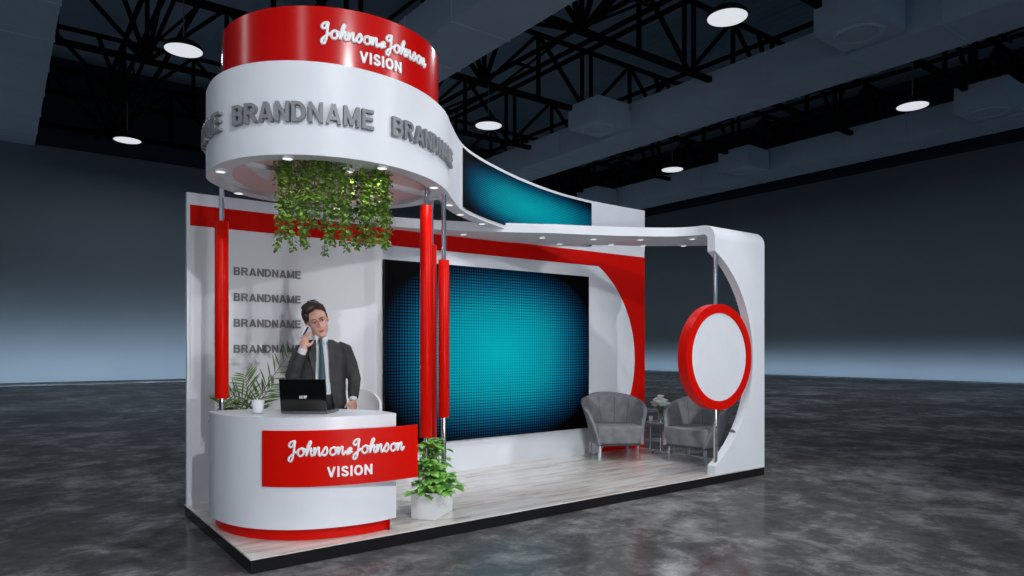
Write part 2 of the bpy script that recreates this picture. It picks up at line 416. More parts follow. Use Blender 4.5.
# script logotype -------------------------------------------------------------
def word_strokes(x):
    S = []
    S.append([(x + .34, 1.0), (x + .16, .92), (x + .05, .68), (x + .12, .50), (x + .26, .62), (x + .36, 1.0), (x + .33, .55), (x + .27, .05), (x + .18, -.30), (x + .05, -.30), (x + .06, -.08), (x + .28, .12), (x + .48, .26)])
    x += .46
    def o_(x): return [(x + .28, .40), (x + .10, .34), (x + .05, .12), (x + .18, .0), (x + .34, .12), (x + .30, .36), (x + .22, .42), (x + .50, .30)]
    def h_(x): return [(x - .02, .22), (x + .22, .60), (x + .28, .92), (x + .20, .90), (x + .10, .45), (x + .04, .0), (x + .14, .28), (x + .28, .40), (x + .27, .12), (x + .34, .0), (x + .46, .2)]
    def n_(x): return [(x - .04, .22), (x + .06, .42), (x + .03, .0), (x + .13, .30), (x + .26, .42), (x + .25, .10), (x + .32, .0), (x + .44, .2)]
    def s_(x): return [(x - .04, .1), (x + .17, .46), (x + .24, .18), (x + .12, .0), (x + .0, .06)]
    S.append(o_(x)); x += .43
    S.append(h_(x)); x += .42
    S.append(n_(x)); x += .44
    S.append(s_(x)); x += .33
    S.append(o_(x)); x += .43
    S.append(n_(x)); x += .40
    return S, x
def logo_strokes():
    S, x = word_strokes(0)
    S.append([(x + .08, .14), (x + .22, .32), (x + .32, .28), (x + .20, .06), (x + .10, .02), (x + .16, .16), (x + .38, .10)])
    S.append([(x + .22, .34), (x + .24, .02)])
    T, x2 = word_strokes(x + .38)
    return S + T, x2
def logo_mesh(bm, mapf, width, rad):
    S, W = logo_strokes(); k = width / W
    S = [[(p[0], .42 + (p[1] - .42) * .62 if p[1] > .42 else (p[1] * .8 if p[1] < 0 else p[1])) for p in st] for st in S]
    for s in S:
        pts = catmull([(p[0], p[1], 0) for p in s], 5)
        tube(bm, [mapf(p.x * k, p.y * k) for p in pts], rad, 6)

# ================================================================== THE HALL
K = 1.0717
HX = CX + 32.6 * K; HY = CY + 33.73 * K; WTOP = CZ + 8.256 * K; FZ = -0.1
XL, YN = -34.0, -22.0
ROOFZ = CZ + 12.0 * K
bm = bmesh.new(); box(bm, XL, HX + .3, YN, HY + .3, FZ - .2, FZ)
tag(mesh_obj('floor', bm, M_FLOOR), kind='structure')
for nm, b_ in (('wall_back', (XL, HX + .3, HY, HY + .3)), ('wall_right', (HX, HX + .3, YN, HY))):
    bm = bmesh.new(); box(bm, *b_, FZ, WTOP)
    # upper, slightly set back band behind the roof structure
    tag(mesh_obj(nm, bm, M_HALLWALL), kind='structure')
bm = bmesh.new()
for (x0, x1, y0, y1) in ((XL, HX + .3, HY + .05, HY + .25), (HX + .05, HX + .25, YN, HY)):
    box(bm, x0, x1, y0, y1, WTOP, ROOFZ)
tag(mesh_obj('trim_1', bm, mat('dark_upper_cladding', (0.03, 0.045, 0.065), 0.9, spec=.05)), kind='structure')
bm = bmesh.new()
n = 150
for i in range(n):                                     # corrugated roof deck
    x0 = XL + (HX + .3 - XL) * i / n; x1 = XL + (HX + .3 - XL) * (i + .62) / n; x2 = XL + (HX + .3 - XL) * (i + 1) / n
    box(bm, x0, x1, YN, HY + .3, ROOFZ, ROOFZ + .1); box(bm, x1, x2, YN, HY + .3, ROOFZ + .012, ROOFZ + .1)
tag(mesh_obj('ceiling', bm, M_ROOF), kind='structure')

def hx(a): return CX + a * K
def hy(s): return CY + s * K
def hz(b): return CZ + b * K
# trusses across the hall, standing on the rows of light
ZB, ZT = hz(9.0), hz(11.35)
rows = [-5.75, 3.75, 13.25, 22.75, 32.25]
def x_truss():
    x0, x1 = hx(-5.75), hx(32.25)
    t = bpy.data.objects.new('roof_truss', None); COL.objects.link(t)
    b1 = bmesh.new(); box(b1, x0, x1, -.09, .09, -.09, .09)
    b2 = bmesh.new(); box(b2, x0, x1, -.07, .07, ZT - ZB - .07, ZT - ZB + .07)
    wb = bmesh.new()
    step = 9.5 * K / 4; nn = int(round((x1 - x0) / step))
    for i in range(nn + 1):
        x = x0 + i * step
        if i % 4 == 2:
            for q in (-.25, .25): box(wb, x + q - .06, x + q + .06, -.06, .06, 0, ZT - ZB)
        else: box(wb, x - .065, x + .065, -.06, .06, 0, ZT - ZB)
        if i < nn:
            if i % 2 == 0: bar(wb, (x, 0, 0), (x + step, 0, ZT - ZB), .12)
            else: bar(wb, (x, 0, ZT - ZB), (x + step, 0, 0), .12)
        if i % 4 == 0:
            for q in (-1, 1): bar(wb, (x, 0, 0), (x + q * .9, 0, ZT - ZB), .13)
    mesh_obj('bottom_chord', b1, M_STEEL, t); mesh_obj('top_chord', b2, M_STEEL, t); mesh_obj('web', wb, M_STEEL, t)
    return t
pr = x_truss(); first = True
spos = [4.6, 9.45, 14.3, 19.15, 24.0, 28.85, 33.2]
words = ['nearest the viewer', 'second from the viewer, passing over the red drum', 'third from the viewer', 'fourth from the viewer', 'fifth from the viewer', 'second from the hall back wall, behind the stand', 'closest to the hall back wall']
for s, wd in zip(spos, words):
    o = pr if first else copy_tree(pr); first = False
    o.location = (0, hy(s), ZB)
    tag(o, 'black roof truss across the hall, ' + wd, 'roof truss', 'roof trusses across the hall')
# lattice girders along the hall over the light rows
def y_truss():
    t = bpy.data.objects.new('roof_girder', None); COL.objects.link(t)
    y0, y1 = hy(2.0), HY
    b1 = bmesh.new()
    for q in (-.42, .42): box(b1, q - .055, q + .055, y0, y1, -.19, -.08)
    b2 = bmesh.new(); box(b2, -.07, .07, y0, y1, ZT - ZB - .07, ZT - ZB + .07)
    wb = bmesh.new(); step = 4.85 * K; y = hy(4.6) - step; i = 0
    while y < y1 - step:
        a, b_ = (0, ZT - ZB) if i % 2 else (ZT - ZB, 0)
        bar(wb, (0, y, a), (0, y + step, b_), .12)
        bar(wb, (-.42 if i % 2 else .42, y, -.14), (.42 if i % 2 else -.42, y + step, -.14), .06)
        box(wb, -.5, .5, y + step * .5 - .04, y + step * .5 + .04, -.27, -.19)
        y += step; i += 1
    mesh_obj('bottom_chord', b1, M_STEEL, t); mesh_obj('top_chord', b2, M_STEEL, t); mesh_obj('web', wb, M_STEEL, t)
    return t
pr = y_truss(); first = True
for a, wd in ((-5.75, 'left of the wide duct at the left edge'), (3.75, 'over the two left pendant lamps'), (13.25, 'over the pendant lamps between the two middle ducts'), (22.75, 'over the pendant lamps at right'), (32.25, 'closest to the hall right wall')):
    o = pr if first else copy_tree(pr); first = False
    o.location = (hx(a), 0, ZB)
    tag(o, 'long black lattice girder ' + wd, 'roof girder', 'lattice girders along the hall')
pr = None
for a, wd in ((8.5, 'left'), (18.0, 'middle'), (27.5, 'right')):
    if pr is None:
        bm = bmesh.new(); box(bm, -.07, .07, hy(2), HY, -.07, .07); pr = mesh_obj('roof_purlin', bm, M_STEEL); o = pr
    else: o = copy_tree(pr)
    o.location = (hx(a), 0, ZT)
    tag(o, 'straight black steel purlin at the top of the trusses, %s of the three' % wd, 'roof purlin', 'purlins between the girders')

# ventilation ducts with diffuser boxes
def duct():
    y0, y1 = hy(-6), HY; W = 1.8 * K; Hh = 1.05 * K
    bm = bmesh.new(); box(bm, 0, W, y0, y1, 0, Hh)
    o = mesh_obj('ventilation_duct', bm, M_DUCT)
    y = hy(-5); fl0 = None
    while y < y1:
        if fl0 is None:
            fb = bmesh.new(); box(fb, -.03, W + .03, -.015, .015, -.03, Hh + .03); fl0 = mesh_obj('joint_flange', fb, M_DUCT, o); q = fl0
        else: q = fl0.copy(); COL.objects.link(q)
        q.location = (0, y, 0); y += 2.45 * K
    return o
pr = duct(); first = True
for a, wd in ((-.6, 'filling the upper left corner of the view'), (9.1, 'just right of the red drum'), (19.1, 'crossing the upper right of the view'), (28.6, 'closest to the hall right wall')):
    o = pr if first else copy_tree(pr); first = False
    o.location = (hx(a), 0, hz(8.2))
    tag(o, 'wide grey rectangular ventilation duct ' + wd, 'duct', 'ventilation ducts under the roof')
pr = None
for a, s, wd in ((18.0, 8.8, 'at the top edge, right of the near pendant lamp'), (18.0, 18.5, 'on the middle duct, above the ribbon screen'), (18.0, 28.2, 'far along the middle duct, low behind the stand'), (27.6, 9.0, 'at the right edge of the view'), (27.6, 18.8, 'on the far right duct, right of a small pendant lamp'), (27.6, 28.5, 'far along the far right duct'), (8.0, 18.4, 'on the duct beside the red drum, hidden by the drum')):
    if pr is None:
        q = .8 * K
        bm = bmesh.new(); box(bm, -q, q, -q, q, 0, .88 * K)
        pr = mesh_obj('air_diffuser_box', bm, M_DUCT)
        rb = bmesh.new(); lathe(rb, [(.50, 0), (.56, -.05), (.62, -.05), (.66, 0)], n=32); lathe(rb, [(.001, -.01), (.48, -.01), (.5, .0)], n=32)
        mesh_obj('round_diffuser', rb, M_DUCT, pr, smooth=50)
        cb = bmesh.new(); box(cb, q, q + .32 * K, -q * .8, q * .8, .1, .7 * K); mesh_obj('duct_collar', cb, M_DUCT, pr)
        o = pr
    else: o = copy_tree(pr)
    o.location = (hx(a), hy(s), hz(8.2) + .02)
    tag(o, 'grey air diffuser box ' + wd, 'air diffuser', 'diffuser boxes on the ducts')

# pendant lamps
pr = None
pend = [(3.75, 18.75, 'left of the red drum, larger of the two there'), (3.75, 28.1, 'lower left, smaller, near the hall back wall'), (13.25, 9.45, 'at the top edge, biggest of all'), (13.25, 18.9, 'just right of the curved white fascia'),
        (22.7, 9.45, 'at upper right between two ducts'), (22.7, 18.9, 'above the right end of the stand canopy'), (3.75, 9.4, 'right over the stand'), (13.25, 28.4, 'far away behind the drum'), (22.7, 28.3, 'far away behind the ribbon screen')]
for a, s, wd in pend:
    if pr is None:
        pr = bpy.data.objects.new('pendant_lamp', None); COL.objects.link(pr)
        sb = bmesh.new(); lathe(sb, [(.50, 0), (.515, .03), (.49, .10), (.40, .19), (.24, .26), (.08, .29), (.05, .36), (.001, .37)], n=36)
        lathe(sb, [(.50, 0), (.475, .01), (.47, .06)], n=36); mesh_obj('lamp_shade', sb, M_LAMPSHADE, pr, smooth=60)
        db = bmesh.new(); lathe(db, [(.001, .004), (.47, .008), (.474, .03)], n=36); mesh_obj('lamp_diffuser', db, M_LAMPGLOW, pr)
        cb = bmesh.new(); tube(cb, [(0, 0, .36), (0, 0, 1.5 * K - .13)], .018, 6); mesh_obj('cable', cb, M_CABLE, pr)
        cb = bmesh.new(); box(cb, -.47, .47, -.04, .04, 1.5 * K - .14, 1.5 * K - .08); mesh_obj('hanger_bar', cb, M_STEEL, pr)
        o = pr
    else: o = copy_tree(pr)
    o.location = (hx(a), hy(s), hz(7.5))
    tag(o, 'round black glowing pendant lamp ' + wd, 'pendant lamp', 'pendant lamps in rows')
    l = bpy.data.lights.new('pendant_glow', 'AREA'); l.shape = 'DISK'; l.size = .9; l.energy = 160; l.color = (.8, .9, 1.0)
    lo = bpy.data.objects.new('pendant_glow', l); COL.objects.link(lo); lo.location = (hx(a), hy(s), hz(7.5) - .02)

# ================================================================== THE STAND
# platform
pl = empty('exhibition_platform', (0, 0, FZ), 'low rectangular exhibition platform with a pale wood plank top and black edges', 'platform')
bm = bmesh.new(); box(bm, .022, 5.901, .004, 1.996, 0, .09); mesh_obj('plinth_edge', bm, M_BLACK, pl)
bm = bmesh.new(); box(bm, .018, 5.905, 0, 2.0, .09, .10); mesh_obj('plank_top', bm, M_PLANK, pl)

# back wall
bw = empty('display_wall', (0, 1.95, 0), 'long white back wall of the stand with a red band and curve', 'display wall')
def ch(name, bm, m, par=bw, smooth=None):
    o = mesh_obj(name, bm, m, par, smooth); o.location = -Vector(par.location); return o
bm = bmesh.new(); box(bm, .03, 5.99, 1.95, 2.0, 0, 2.78); ch('wall_panel', bm, M_WHITE)
bm = bmesh.new(); box(bm, .055, 1.92, 1.938, 1.95, 0.0, 2.485)
ch('gloss_panel', bm, M_GLOSSWALL)['label'] = 'glossier white panel behind the counter'
arc = []
ac, ar = (4.34, 1.245), 1.45
a0 = math.asin((2.485 - ac[1]) / ar); a1 = math.asin((0 - ac[1]) / ar)
for i in range(41):
    a = a0 + (a1 - a0) * i / 40; arc.append((ac[0] + ar * math.cos(a), ac[1] + ar * math.sin(a)))
poly = [(.055, 2.672), (.055, 2.485)] + arc + [(5.989, 0.0), (5.989, 2.672)]
bm = bmesh.new(); prism(bm, poly, 1.944, 1.9495, 'y'); ch('red_band', bm, M_REDMATT)['label'] = 'red printed band ending in a curved red corner'
# wall lettering: four rows
tb = bmesh.new(); lettering(tb, 'BRANDNAME', .075, .628, .008, lambda x, y, z: Vector((x, -z, y)))
src = None
for i, wd in enumerate(('topmost', 'second', 'third', 'lowest')):
    z = 2.067 - .2393 * i
    if src is None:
        src = mesh_obj('wall_lettering', tb, M_LETTERW); o = src
    else: o = copy_tree(src)
    o.location = (.423, 1.9365, z)
    tag(o, 'small grey BRANDNAME wall lettering behind the counter, %s of four rows' % wd, 'lettering', 'rows of wall lettering')

# LED wall
def uv_quadstrip(name, pts, z0, z1, m, par, off):
    me = bpy.data.meshes.new(name); V = []; F = []; UV = []
    s = 0; S = [0]
    for a, b_ in zip(pts, pts[1:]): s += math.hypot(b_[0] - a[0], b_[1] - a[1]); S.append(s)
    for p in pts: V += [(p[0], p[1], z0), (p[0], p[1], z1)]
    for i in range(len(pts) - 1): F.append((2 * i, 2 * i + 2, 2 * i + 3, 2 * i + 1)); UV += [(S[i], 0), (S[i + 1], 0), (S[i + 1], z1 - z0), (S[i], z1 - z0)]
    me.from_pydata(V, [], F); uvl = me.uv_layers.new(name='UVMap')
    for i, u in enumerate(UV): uvl.data[i].uv = u
    me.materials.append(m); o = bpy.data.objects.new(name, me); COL.objects.link(o); o.parent = par; o.location = off
    return o
vw = empty('video_wall', (1.945, 1.95, .35), 'large glowing cyan video wall on the back wall of the stand', 'screen')
bm = bmesh.new(); box(bm, 1.935, 4.875, 1.905, 1.949, .35, 2.328); o = mesh_obj('screen_housing', bm, M_BLACK, vw); o.location = -vw.location
uv_quadstrip('screen_surface', [(1.94, 1.9035), (4.87, 1.9035)], .355, 2.323, M_LED, vw, -vw.location)

# overhead tower: white ring fascia that unrolls into an S ribbon
TC = Vector((.885, .70)); ZB0, ZT0 = 2.70, 3.335
def circ(r, a): return (TC.x + r * math.cos(R(a)), TC.y + r * math.sin(R(a)))
RB = [(1.78, .55), (1.76, .88), (1.60, 1.19), (1.30, 1.42), (.95, 1.52), (.60, 1.50), (.30, 1.38), (.09, 1.18), (-.03, .98)]
RF = [(-.065, .78), (-.073, .62), (-.060, .47), (-.02, .32), (.045, .18), (.15, .045), (.29, -.07), (.43, -.145), (.60, -.195), (.79, -.21), (1.02, -.18), (1.27, -.085), (1.49, .06)]
RT = [(1.66, .215), (1.88, .475), (2.22, .84), (2.60, 1.105), (3.02, 1.33), (3.45, 1.53), (3.90, 1.70), (4.40, 1.845), (4.93, 1.925), (5.5, 1.945), (5.99, 1.945)]
def v2(pts): return [Vector((p.x, p.y)) for p in catmull([(q[0], q[1], 0) for q in pts], 8)]
path = v2(RB + RF + RT)
i_front = 8 * len(RB)
def offset(path, d):
    out = []
    for i, p in enumerate(path):
        t = path[min(i + 1, len(path) - 1)] - path[max(i - 1, 0)]; t.normalize()
        out.append(p + Vector((-t.y, t.x)) * d)
    return out
inner = offset(path, .125)
SS = [0]
for a_, b_ in zip(path, path[1:]): SS.append(SS[-1] + (b_ - a_).length)
S0 = SS[i_front]
def fmap(s_, z, out_=0.0):
    """point on the fascia: s_ metres along from its left flank, out_ metres off the face"""
    s_ += S0; i = 0
    while i < len(SS) - 2 and SS[i + 1] < s_: i += 1
    t = (s_ - SS[i]) / (SS[i + 1] - SS[i]); p = path[i].lerp(path[i + 1], t)
    t0 = path[i + 1] - path[max(i - 1, 0)]; t1 = path[min(i + 2, len(path) - 1)] - path[i]; tt = t0.normalized().lerp(t1.normalized(), t).normalized()
    return Vector((p.x + tt.y * out_, p.y - tt.x * out_, z))
fas = empty('curved_fascia', (.89, .70, ZB0), 'white round overhead fascia unrolling into an S-shaped ribbon towards the back wall', 'fascia')
bm = bmesh.new()
A, B = band(bm, path, inner, ZB0, ZT0)
for v in bm.verts:
    if v.co.x > 3.3 and v.co.z < 2.8: v.co.z = 2.765
bm.faces.new((A[-1][0], B[-1][0], B[-1][1], A[-1][1])); bm.faces.new((A[0][1], B[0][1], B[0][0], A[0][0]))
clo = v2([(1.43, .02), (1.60, .17), (1.72, .33), (1.78, .55), (1.77, .70)])
A, B = band(bm, clo, offset(clo, .125), ZB0 + .003, ZT0 - .003)
o = mesh_obj('fascia_band', bm, M_WHITE, fas, smooth=40); o.location = -fas.location
ringpoly = [tuple(p) for p in path[:8 * (len(RB) + len(RF))]] + [(1.72, .33), (1.77, .45)]
cin = Vector((.86, .66))
def shrink(poly, d): return [tuple(Vector(p) + (cin - Vector(p)).normalized() * d) for p in poly]
bm = bmesh.new(); prism(bm, shrink(ringpoly, .03), ZT0 - .02, ZT0 - .005)
o = mesh_obj('top_deck', bm, M_WHITE, fas); o.location = -fas.location
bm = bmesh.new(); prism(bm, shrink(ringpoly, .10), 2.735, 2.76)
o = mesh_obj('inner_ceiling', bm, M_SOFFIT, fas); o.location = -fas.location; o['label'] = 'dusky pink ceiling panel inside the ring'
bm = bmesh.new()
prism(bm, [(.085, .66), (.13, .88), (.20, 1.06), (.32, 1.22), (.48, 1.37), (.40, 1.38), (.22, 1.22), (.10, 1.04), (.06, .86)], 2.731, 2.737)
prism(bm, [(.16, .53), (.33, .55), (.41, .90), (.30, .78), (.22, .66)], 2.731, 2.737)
o = mesh_obj('white_shape', bm, M_WHITE, fas); o.location = -fas.location  # flat white crescent and wedge set on the pink panel
bm = bmesh.new()
def rib_arc(pts, w_):
    P = v2(pts); ws = w_ if isinstance(w_, (list, tuple)) else [w_] * 2
    WW = [ws[0] + (ws[-1] - ws[0]) * i / (len(P) - 1) for i in range(len(P))]
    o1, o2 = offset(P, 1), offset(P, -1)
    A, B = band(bm, [p.lerp(q, w0 / 2) for p, q, w0 in zip(P, o1, WW)], [p.lerp(q, w0 / 2) for p, q, w0 in zip(P, o2, WW)], 2.702, 2.74)
    bm.faces.new((A[0][0], B[0][0], B[0][1], A[0][1])); bm.faces.new((A[-1][1], B[-1][1], B[-1][0], A[-1][0]))
rib_arc([(.10, .44), (.35, .48), (.60, .44), (.87, .42), (1.06, .39), (1.35, .44), (1.66, .52)], .045)
rib_arc([(.42, .50), (.62, .20), (.72, -.08)], (.05, .12))
rib_arc([(.62, .20), (.75, .10), (.86, -.10)], (.06, .12))
rib_arc([(.60, .44), (.95, .85), (1.05, 1.42)], .05)
o = mesh_obj('ceiling_rib', bm, M_WHITE, fas, smooth=40); o.location = -fas.location
# ribbon LED screen on the S
sub = [p for p in path if p.x > 2.20 and p.x < 4.96 and p.y > .6][0:]
sub = [q for q in sub if path.index(q) > 8 * (len(RB) + len(RF))]
scrp = offset(sub, -.012)
bm = bmesh.new(); rs = empty('ribbon_screen', (scrp[0].x, scrp[0].y, 2.72), 'curved cyan ribbon screen on the S-shaped white fascia', 'screen')
A, B = band(bm, offset(sub, -.011), offset(sub, -.001), 2.735, 3.30)
bm.faces.new((A[0][0], B[0][0], B[0][1], A[0][1])); bm.faces.new((A[-1][1], B[-1][1], B[-1][0], A[-1][0]))
o = mesh_obj('screen_housing', bm, M_BLACK, rs); o.location = -rs.location
uv_quadstrip('screen_surface', [(p.x, p.y) for p in scrp], 2.74, 3.295, M_LED2, rs, -rs.location)
# red lacquered drum
bm = bmesh.new(); lathe(bm, [(.80, 3.332), (.845, 3.332), (.845, 3.77), (.815, 3.77), (.815, 3.74), (.001, 3.74)], (TC.x, TC.y, 0), 128)
dr = empty('red_drum', (TC.x, TC.y, 3.32), 'glossy red drum on top of the white overhead fascia with white company lettering', 'sign drum')
o = mesh_obj('drum_shell', bm, M_REDDRUM, dr, smooth=40); o.location = -dr.location
def cylmap(Rr, a_start, z0):
    return lambda x, y: Vector((TC.x + Rr * math.cos(R(a_start) + x / Rr), TC.y + Rr * math.sin(R(a_start) + x / Rr), z0 + y))
bm = bmesh.new(); logo_mesh(bm, cylmap(.851, -118.6, 3.548), .851 * R(58.5), .0105)
o = mesh_obj('script_lettering', bm, M_WHITETXT, dr, smooth=80); o.location = -dr.location; o['label'] = 'white script company name on the red drum'
bm = bmesh.new(); lettering(bm, 'VISION', .080, .85 * R(22.3), .014, lambda x, y, z: cylmap(.844 + z, -100.8, 3.410)(x * (.844 + z) / .85, y), .14)
o = mesh_obj('word_lettering', bm, M_WHITETXT, dr); o.location = -dr.location; o['label'] = 'white word VISION on the red drum'
for s_s, wd in ((.515, 'in the middle of the white round fascia, fully readable'), (1.650, 'at the right end of the white round fascia'), (-.62, 'wrapping round the left edge of the white fascia')):
    bm = bmesh.new(); lettering(bm, 'BRANDNAME', .136, .985, .034, lambda x, y, z: fmap(s_s + x, 2.916 + y, z - .001), k=.82)
    o = mesh_obj('fascia_lettering', bm, M_LETTER)
    tag(o, 'raised grey BRANDNAME letters ' + wd, 'lettering', 'raised letters round the fascia')

# canopy with bent front panel
cn = empty('canopy_frame', (4.96, 0, 0), 'white canopy bending down into a right front panel with a big round cut-out', 'canopy')
fr = catmull([(1.95, 1.80, 0), (2.35, 1.70, 0), (2.72, 1.56, 0), (3.15, 1.35, 0), (3.6, 1.10, 0), (4.0, .93, 0), (4.45, .70, 0), (4.80, .46, 0), (4.94, .28, 0), (4.96, .16, 0)], 5)
bk = catmull([(5.898, .16, 0), (5.885, .42, 0), (5.70, .67, 0), (5.40, .92, 0), (5.12, 1.15, 0), (4.62, 1.41, 0), (4.17, 1.65, 0), (3.8, 1.84, 0), (3.5, 1.949, 0)], 5)
poly = [(p.x, p.y) for p in fr] + [(p.x, p.y) for p in bk] + [(1.95, 1.949)]
bm = bmesh.new(); prism(bm, poly, 2.66, 2.76)
o = mesh_obj('canopy_slab', bm, M_WHITE, cn, smooth=35); o.location = -cn.location
bm = bmesh.new()
# bend: quarter ring about the x axis
xs = (4.96, 5.898); prof_o = []; prof_i = []
for i in range(9):
    a = math.pi / 2 * i / 8
    prof_o.append((.16 - .16 * math.cos(a), 2.60 + .16 * math.sin(a))); prof_i.append((.16 - .06 * math.cos(a), 2.60 + .06 * math.sin(a)))
loop = prof_o + prof_i[::-1]
va = [bm.verts.new((xs[0], p[0], p[1])) for p in loop]; vb = [bm.verts.new((xs[1], p[0], p[1])) for p in loop]
bm.faces.new(va); bm.faces.new(vb[::-1])
for i in range(len(loop)): j = (i + 1) % len(loop); bm.faces.new((va[i], va[j], vb[j], vb[i]))
arc = []; c0, r0 = (4.325, 1.28), 1.34
t1 = math.asin((2.46 - 1.28) / r0)
for i in range(49):
    a = t1 - 2 * t1 * i / 48; arc.append((c0[0] + r0 * math.cos(a), c0[1] + r0 * math.sin(a)))
poly = [(4.96, 2.60)] + arc + [(4.96, 0.0), (5.898, 0.0), (5.898, 2.60)]
prism(bm, poly, 0.0, .10, 'y')
o = mesh_obj('front_panel', bm, M_WHITE, cn, smooth=35); o.location = -cn.location
o['label'] = 'white front panel with a round cut-out'
bm = bmesh.new(); lathe(bm, [(.001, -.012), (.03, -.012), (.035, 0), (.001, 0)], n=16, M=Matrix.Translation((5.36, .055, .44)) @ Euler((0, R(-125), 0)).to_matrix().to_4x4())
o = mesh_obj('uplight', bm, M_LETTER, cn); o.location = -cn.location; o['label'] = 'small grey round fitting on the lower curve'

# recessed downlights
dl = None
def downlight(x, y, z, wd, grp):
    global dl
    if dl is None:
        bm = bmesh.new(); lathe(bm, [(.045, 0), (.043, -.012), (.034, -.014)], n=20)
        dl = mesh_obj('recessed_downlight', bm, M_PLASTIC, smooth=60)
        b2 = bmesh.new(); lathe(b2, [(.001, -.010), (.036, -.013)], n=20); mesh_obj('lens', b2, M_DOWNL, dl)
        o = dl
    else: o = copy_tree(dl)
    o.location = (x, y, z); tag(o, 'small round white downlight ' + wd, 'downlight', grp)
    l = bpy.data.lights.new('downlight_beam', 'SPOT'); l.energy = 5; l.shadow_soft_size = .03; l.spot_size = R(125); l.spot_blend = .8
    lo = bpy.data.objects.new('downlight_beam', l); COL.objects.link(lo); lo.location = (x, y, z - .02)
for x, y, wd in ((-.005, .66, 'at the far left of the overhead ring'), (.30, 1.31, 'on the back left of the overhead ring, by the left pole'), (.27, .02, 'at the front left of the overhead ring, above the ivy'), (.90, -.14, 'at the front of the overhead ring, right of the ivy'), (1.50, .15, 'on the overhead ring just above the chrome poles'), (1.2, 1.41, 'on the back of the overhead ring')):
    downlight(x, y, ZB0, wd, 'downlights under the white ring')
downlight(.74, .10, 2.70, 'on the inner rib between the two ivy curtains', 'downlights under the white ring')
mid = offset(path, .0625)
for tx, wd in ((1.93, 'on the S ribbon, first below the ring'), (2.26, 'on the S ribbon, middle of the three'), (2.74, 'on the S ribbon, nearest the canopy')):
    p = min([q for q in mid[8 * (len(RB) + len(RF)):] if q.y > .2], key=lambda q: abs(q.x - tx)); downlight(p.x, p.y, ZB0, wd, 'downlights under the S ribbon')
for x, y, wd in ((2.80, 1.72, 'at the left end of the canopy, beside the chrome poles'), (3.64, 1.37, 'on the canopy front row, above the middle of the video wall'), (4.10, 1.60, 'on the canopy back row, left one'), (4.18, 1.10, 'on the canopy front row, above the right of the video wall'),
                 (4.64, 1.27, 'on the canopy back row, over the upper white strip'), (4.64, .80, 'on the canopy front row, third from the front panel side'), (5.02, 1.10, 'on the canopy back row, by the end of the wall'), (5.08, .40, 'on the canopy nearest to the front panel'), (5.42, .80, 'on the canopy back row, over the open end')):
    downlight(x, y, 2.66, wd, 'downlights under the canopy')

# chrome poles with red sleeves
def pole(x, y, z0, ztop, s0, s1, wd, rad=.048):
    t = empty('sleeved_pole', (x, y, 0), 'chrome pole with red sleeve ' + wd, 'pole', 'red sleeved poles')
    bm = bmesh.new(); tube(bm, [(0, 0, z0), (0, 0, ztop)], .020, 20); mesh_obj('chrome_tube', bm, M_CHROME, t, smooth=50)
    bm = bmesh.new(); lathe(bm, [(.021, s0), (rad - .003, s0), (rad, s0 + .004), (rad, s1 - .004), (rad - .003, s1), (.021, s1)], n=32); mesh_obj('red_sleeve', bm, M_RED, t, smooth=40)
    if z0 < .1:
        bm = bmesh.new(); lathe(bm, [(.001, .012), (.04, .012), (.04, 0), (.001, 0)], n=24); mesh_obj('floor_flange', bm, M_CHROME, t, smooth=30)
pole(.145, 1.235, .01, 2.70, .985, 2.425, 'at the left behind the white counter', .053)
pole(1.517, .307, .183, 2.735, .657, 2.569, 'in the planter, nearest the viewer', .050)
pole(1.704, .334, .183, 2.70, .806, 2.139, 'in the right end of the planter', .046)
pole(1.775, .665, .01, 2.70, .485, 2.312, 'behind the two poles of the planter')

# round disc sign on its own pole
ds = empty('disc_sign', (5.03, .045, .13), 'round white disc sign with a thick red rim on a chrome pole in the cut-out', 'sign')
bm = bmesh.new(); tube(bm, [(0, 0, -.035), (0, 0, 2.30)], .023, 20); mesh_obj('chrome_pole', bm, M_CHROME, ds, smooth=50)
RX = Matrix.Translation((0.005, 0, 1.165)) @ Euler((R(90), 0, 0)).to_matrix().to_4x4()
bm = bmesh.new(); lathe(bm, [(.485, .052), (.485, .060), (.583, .060), (.583, -.055), (.485, -.055), (.485, -.047)], n=72, M=RX); mesh_obj('red_rim', bm, M_RED, ds, smooth=40)
bm = bmesh.new(); lathe(bm, [(.001, .050), (.486, .050), (.486, -.046), (.001, -.046)], n=72, M=RX); mesh_obj('white_disc', bm, M_WHITE, ds, smooth=40)

# ------------------------------------------------------------------ counter
ct = empty('reception_counter', (.6, .6, 0), 'rounded white reception counter on a red plinth at the front left of the stand', 'counter')
CP = [(1.135, .10, 0), (.96, .072, 0), (.76, .082, 0), (.55, .132, 0), (.36, .228, 0), (.185, .40, 0), (.065, .62, 0), (.010, .87, 0), (.012, 1.08, 0)]
front = catmull(CP, 6)
back = catmull([(.012, 1.08, 0), (.06, 1.145, 0), (.32, 1.13, 0), (.56, 1.02, 0), (.80, .82, 0), (1.0, .62, 0), (1.12, .38, 0), (1.135, .22, 0)], 5)
outl = [(p.x, p.y) for p in front] + [(p.x, p.y) for p in back[1:]]
def inset(pts, d):
    n = len(pts); out = []
    for i in range(n):
        a = Vector(pts[i - 1]); b_ = Vector(pts[(i + 1) % n]); t = b_ - a; t.normalize(); out.append(tuple(Vector(pts[i]) + Vector((t.y, -t.x)) * d))
    return out
def sgn(pts): return sum(pts[i][0] * pts[(i + 1) % len(pts)][1] - pts[(i + 1) % len(pts)][0] * pts[i][1] for i in range(len(pts)))
ins = inset(outl, .05 if sgn(outl) < 0 else -.05)
bm = bmesh.new(); prism(bm, ins, .002, .092); o = mesh_obj('red_plinth', bm, M_RED, ct, smooth=35); o.location = -ct.location
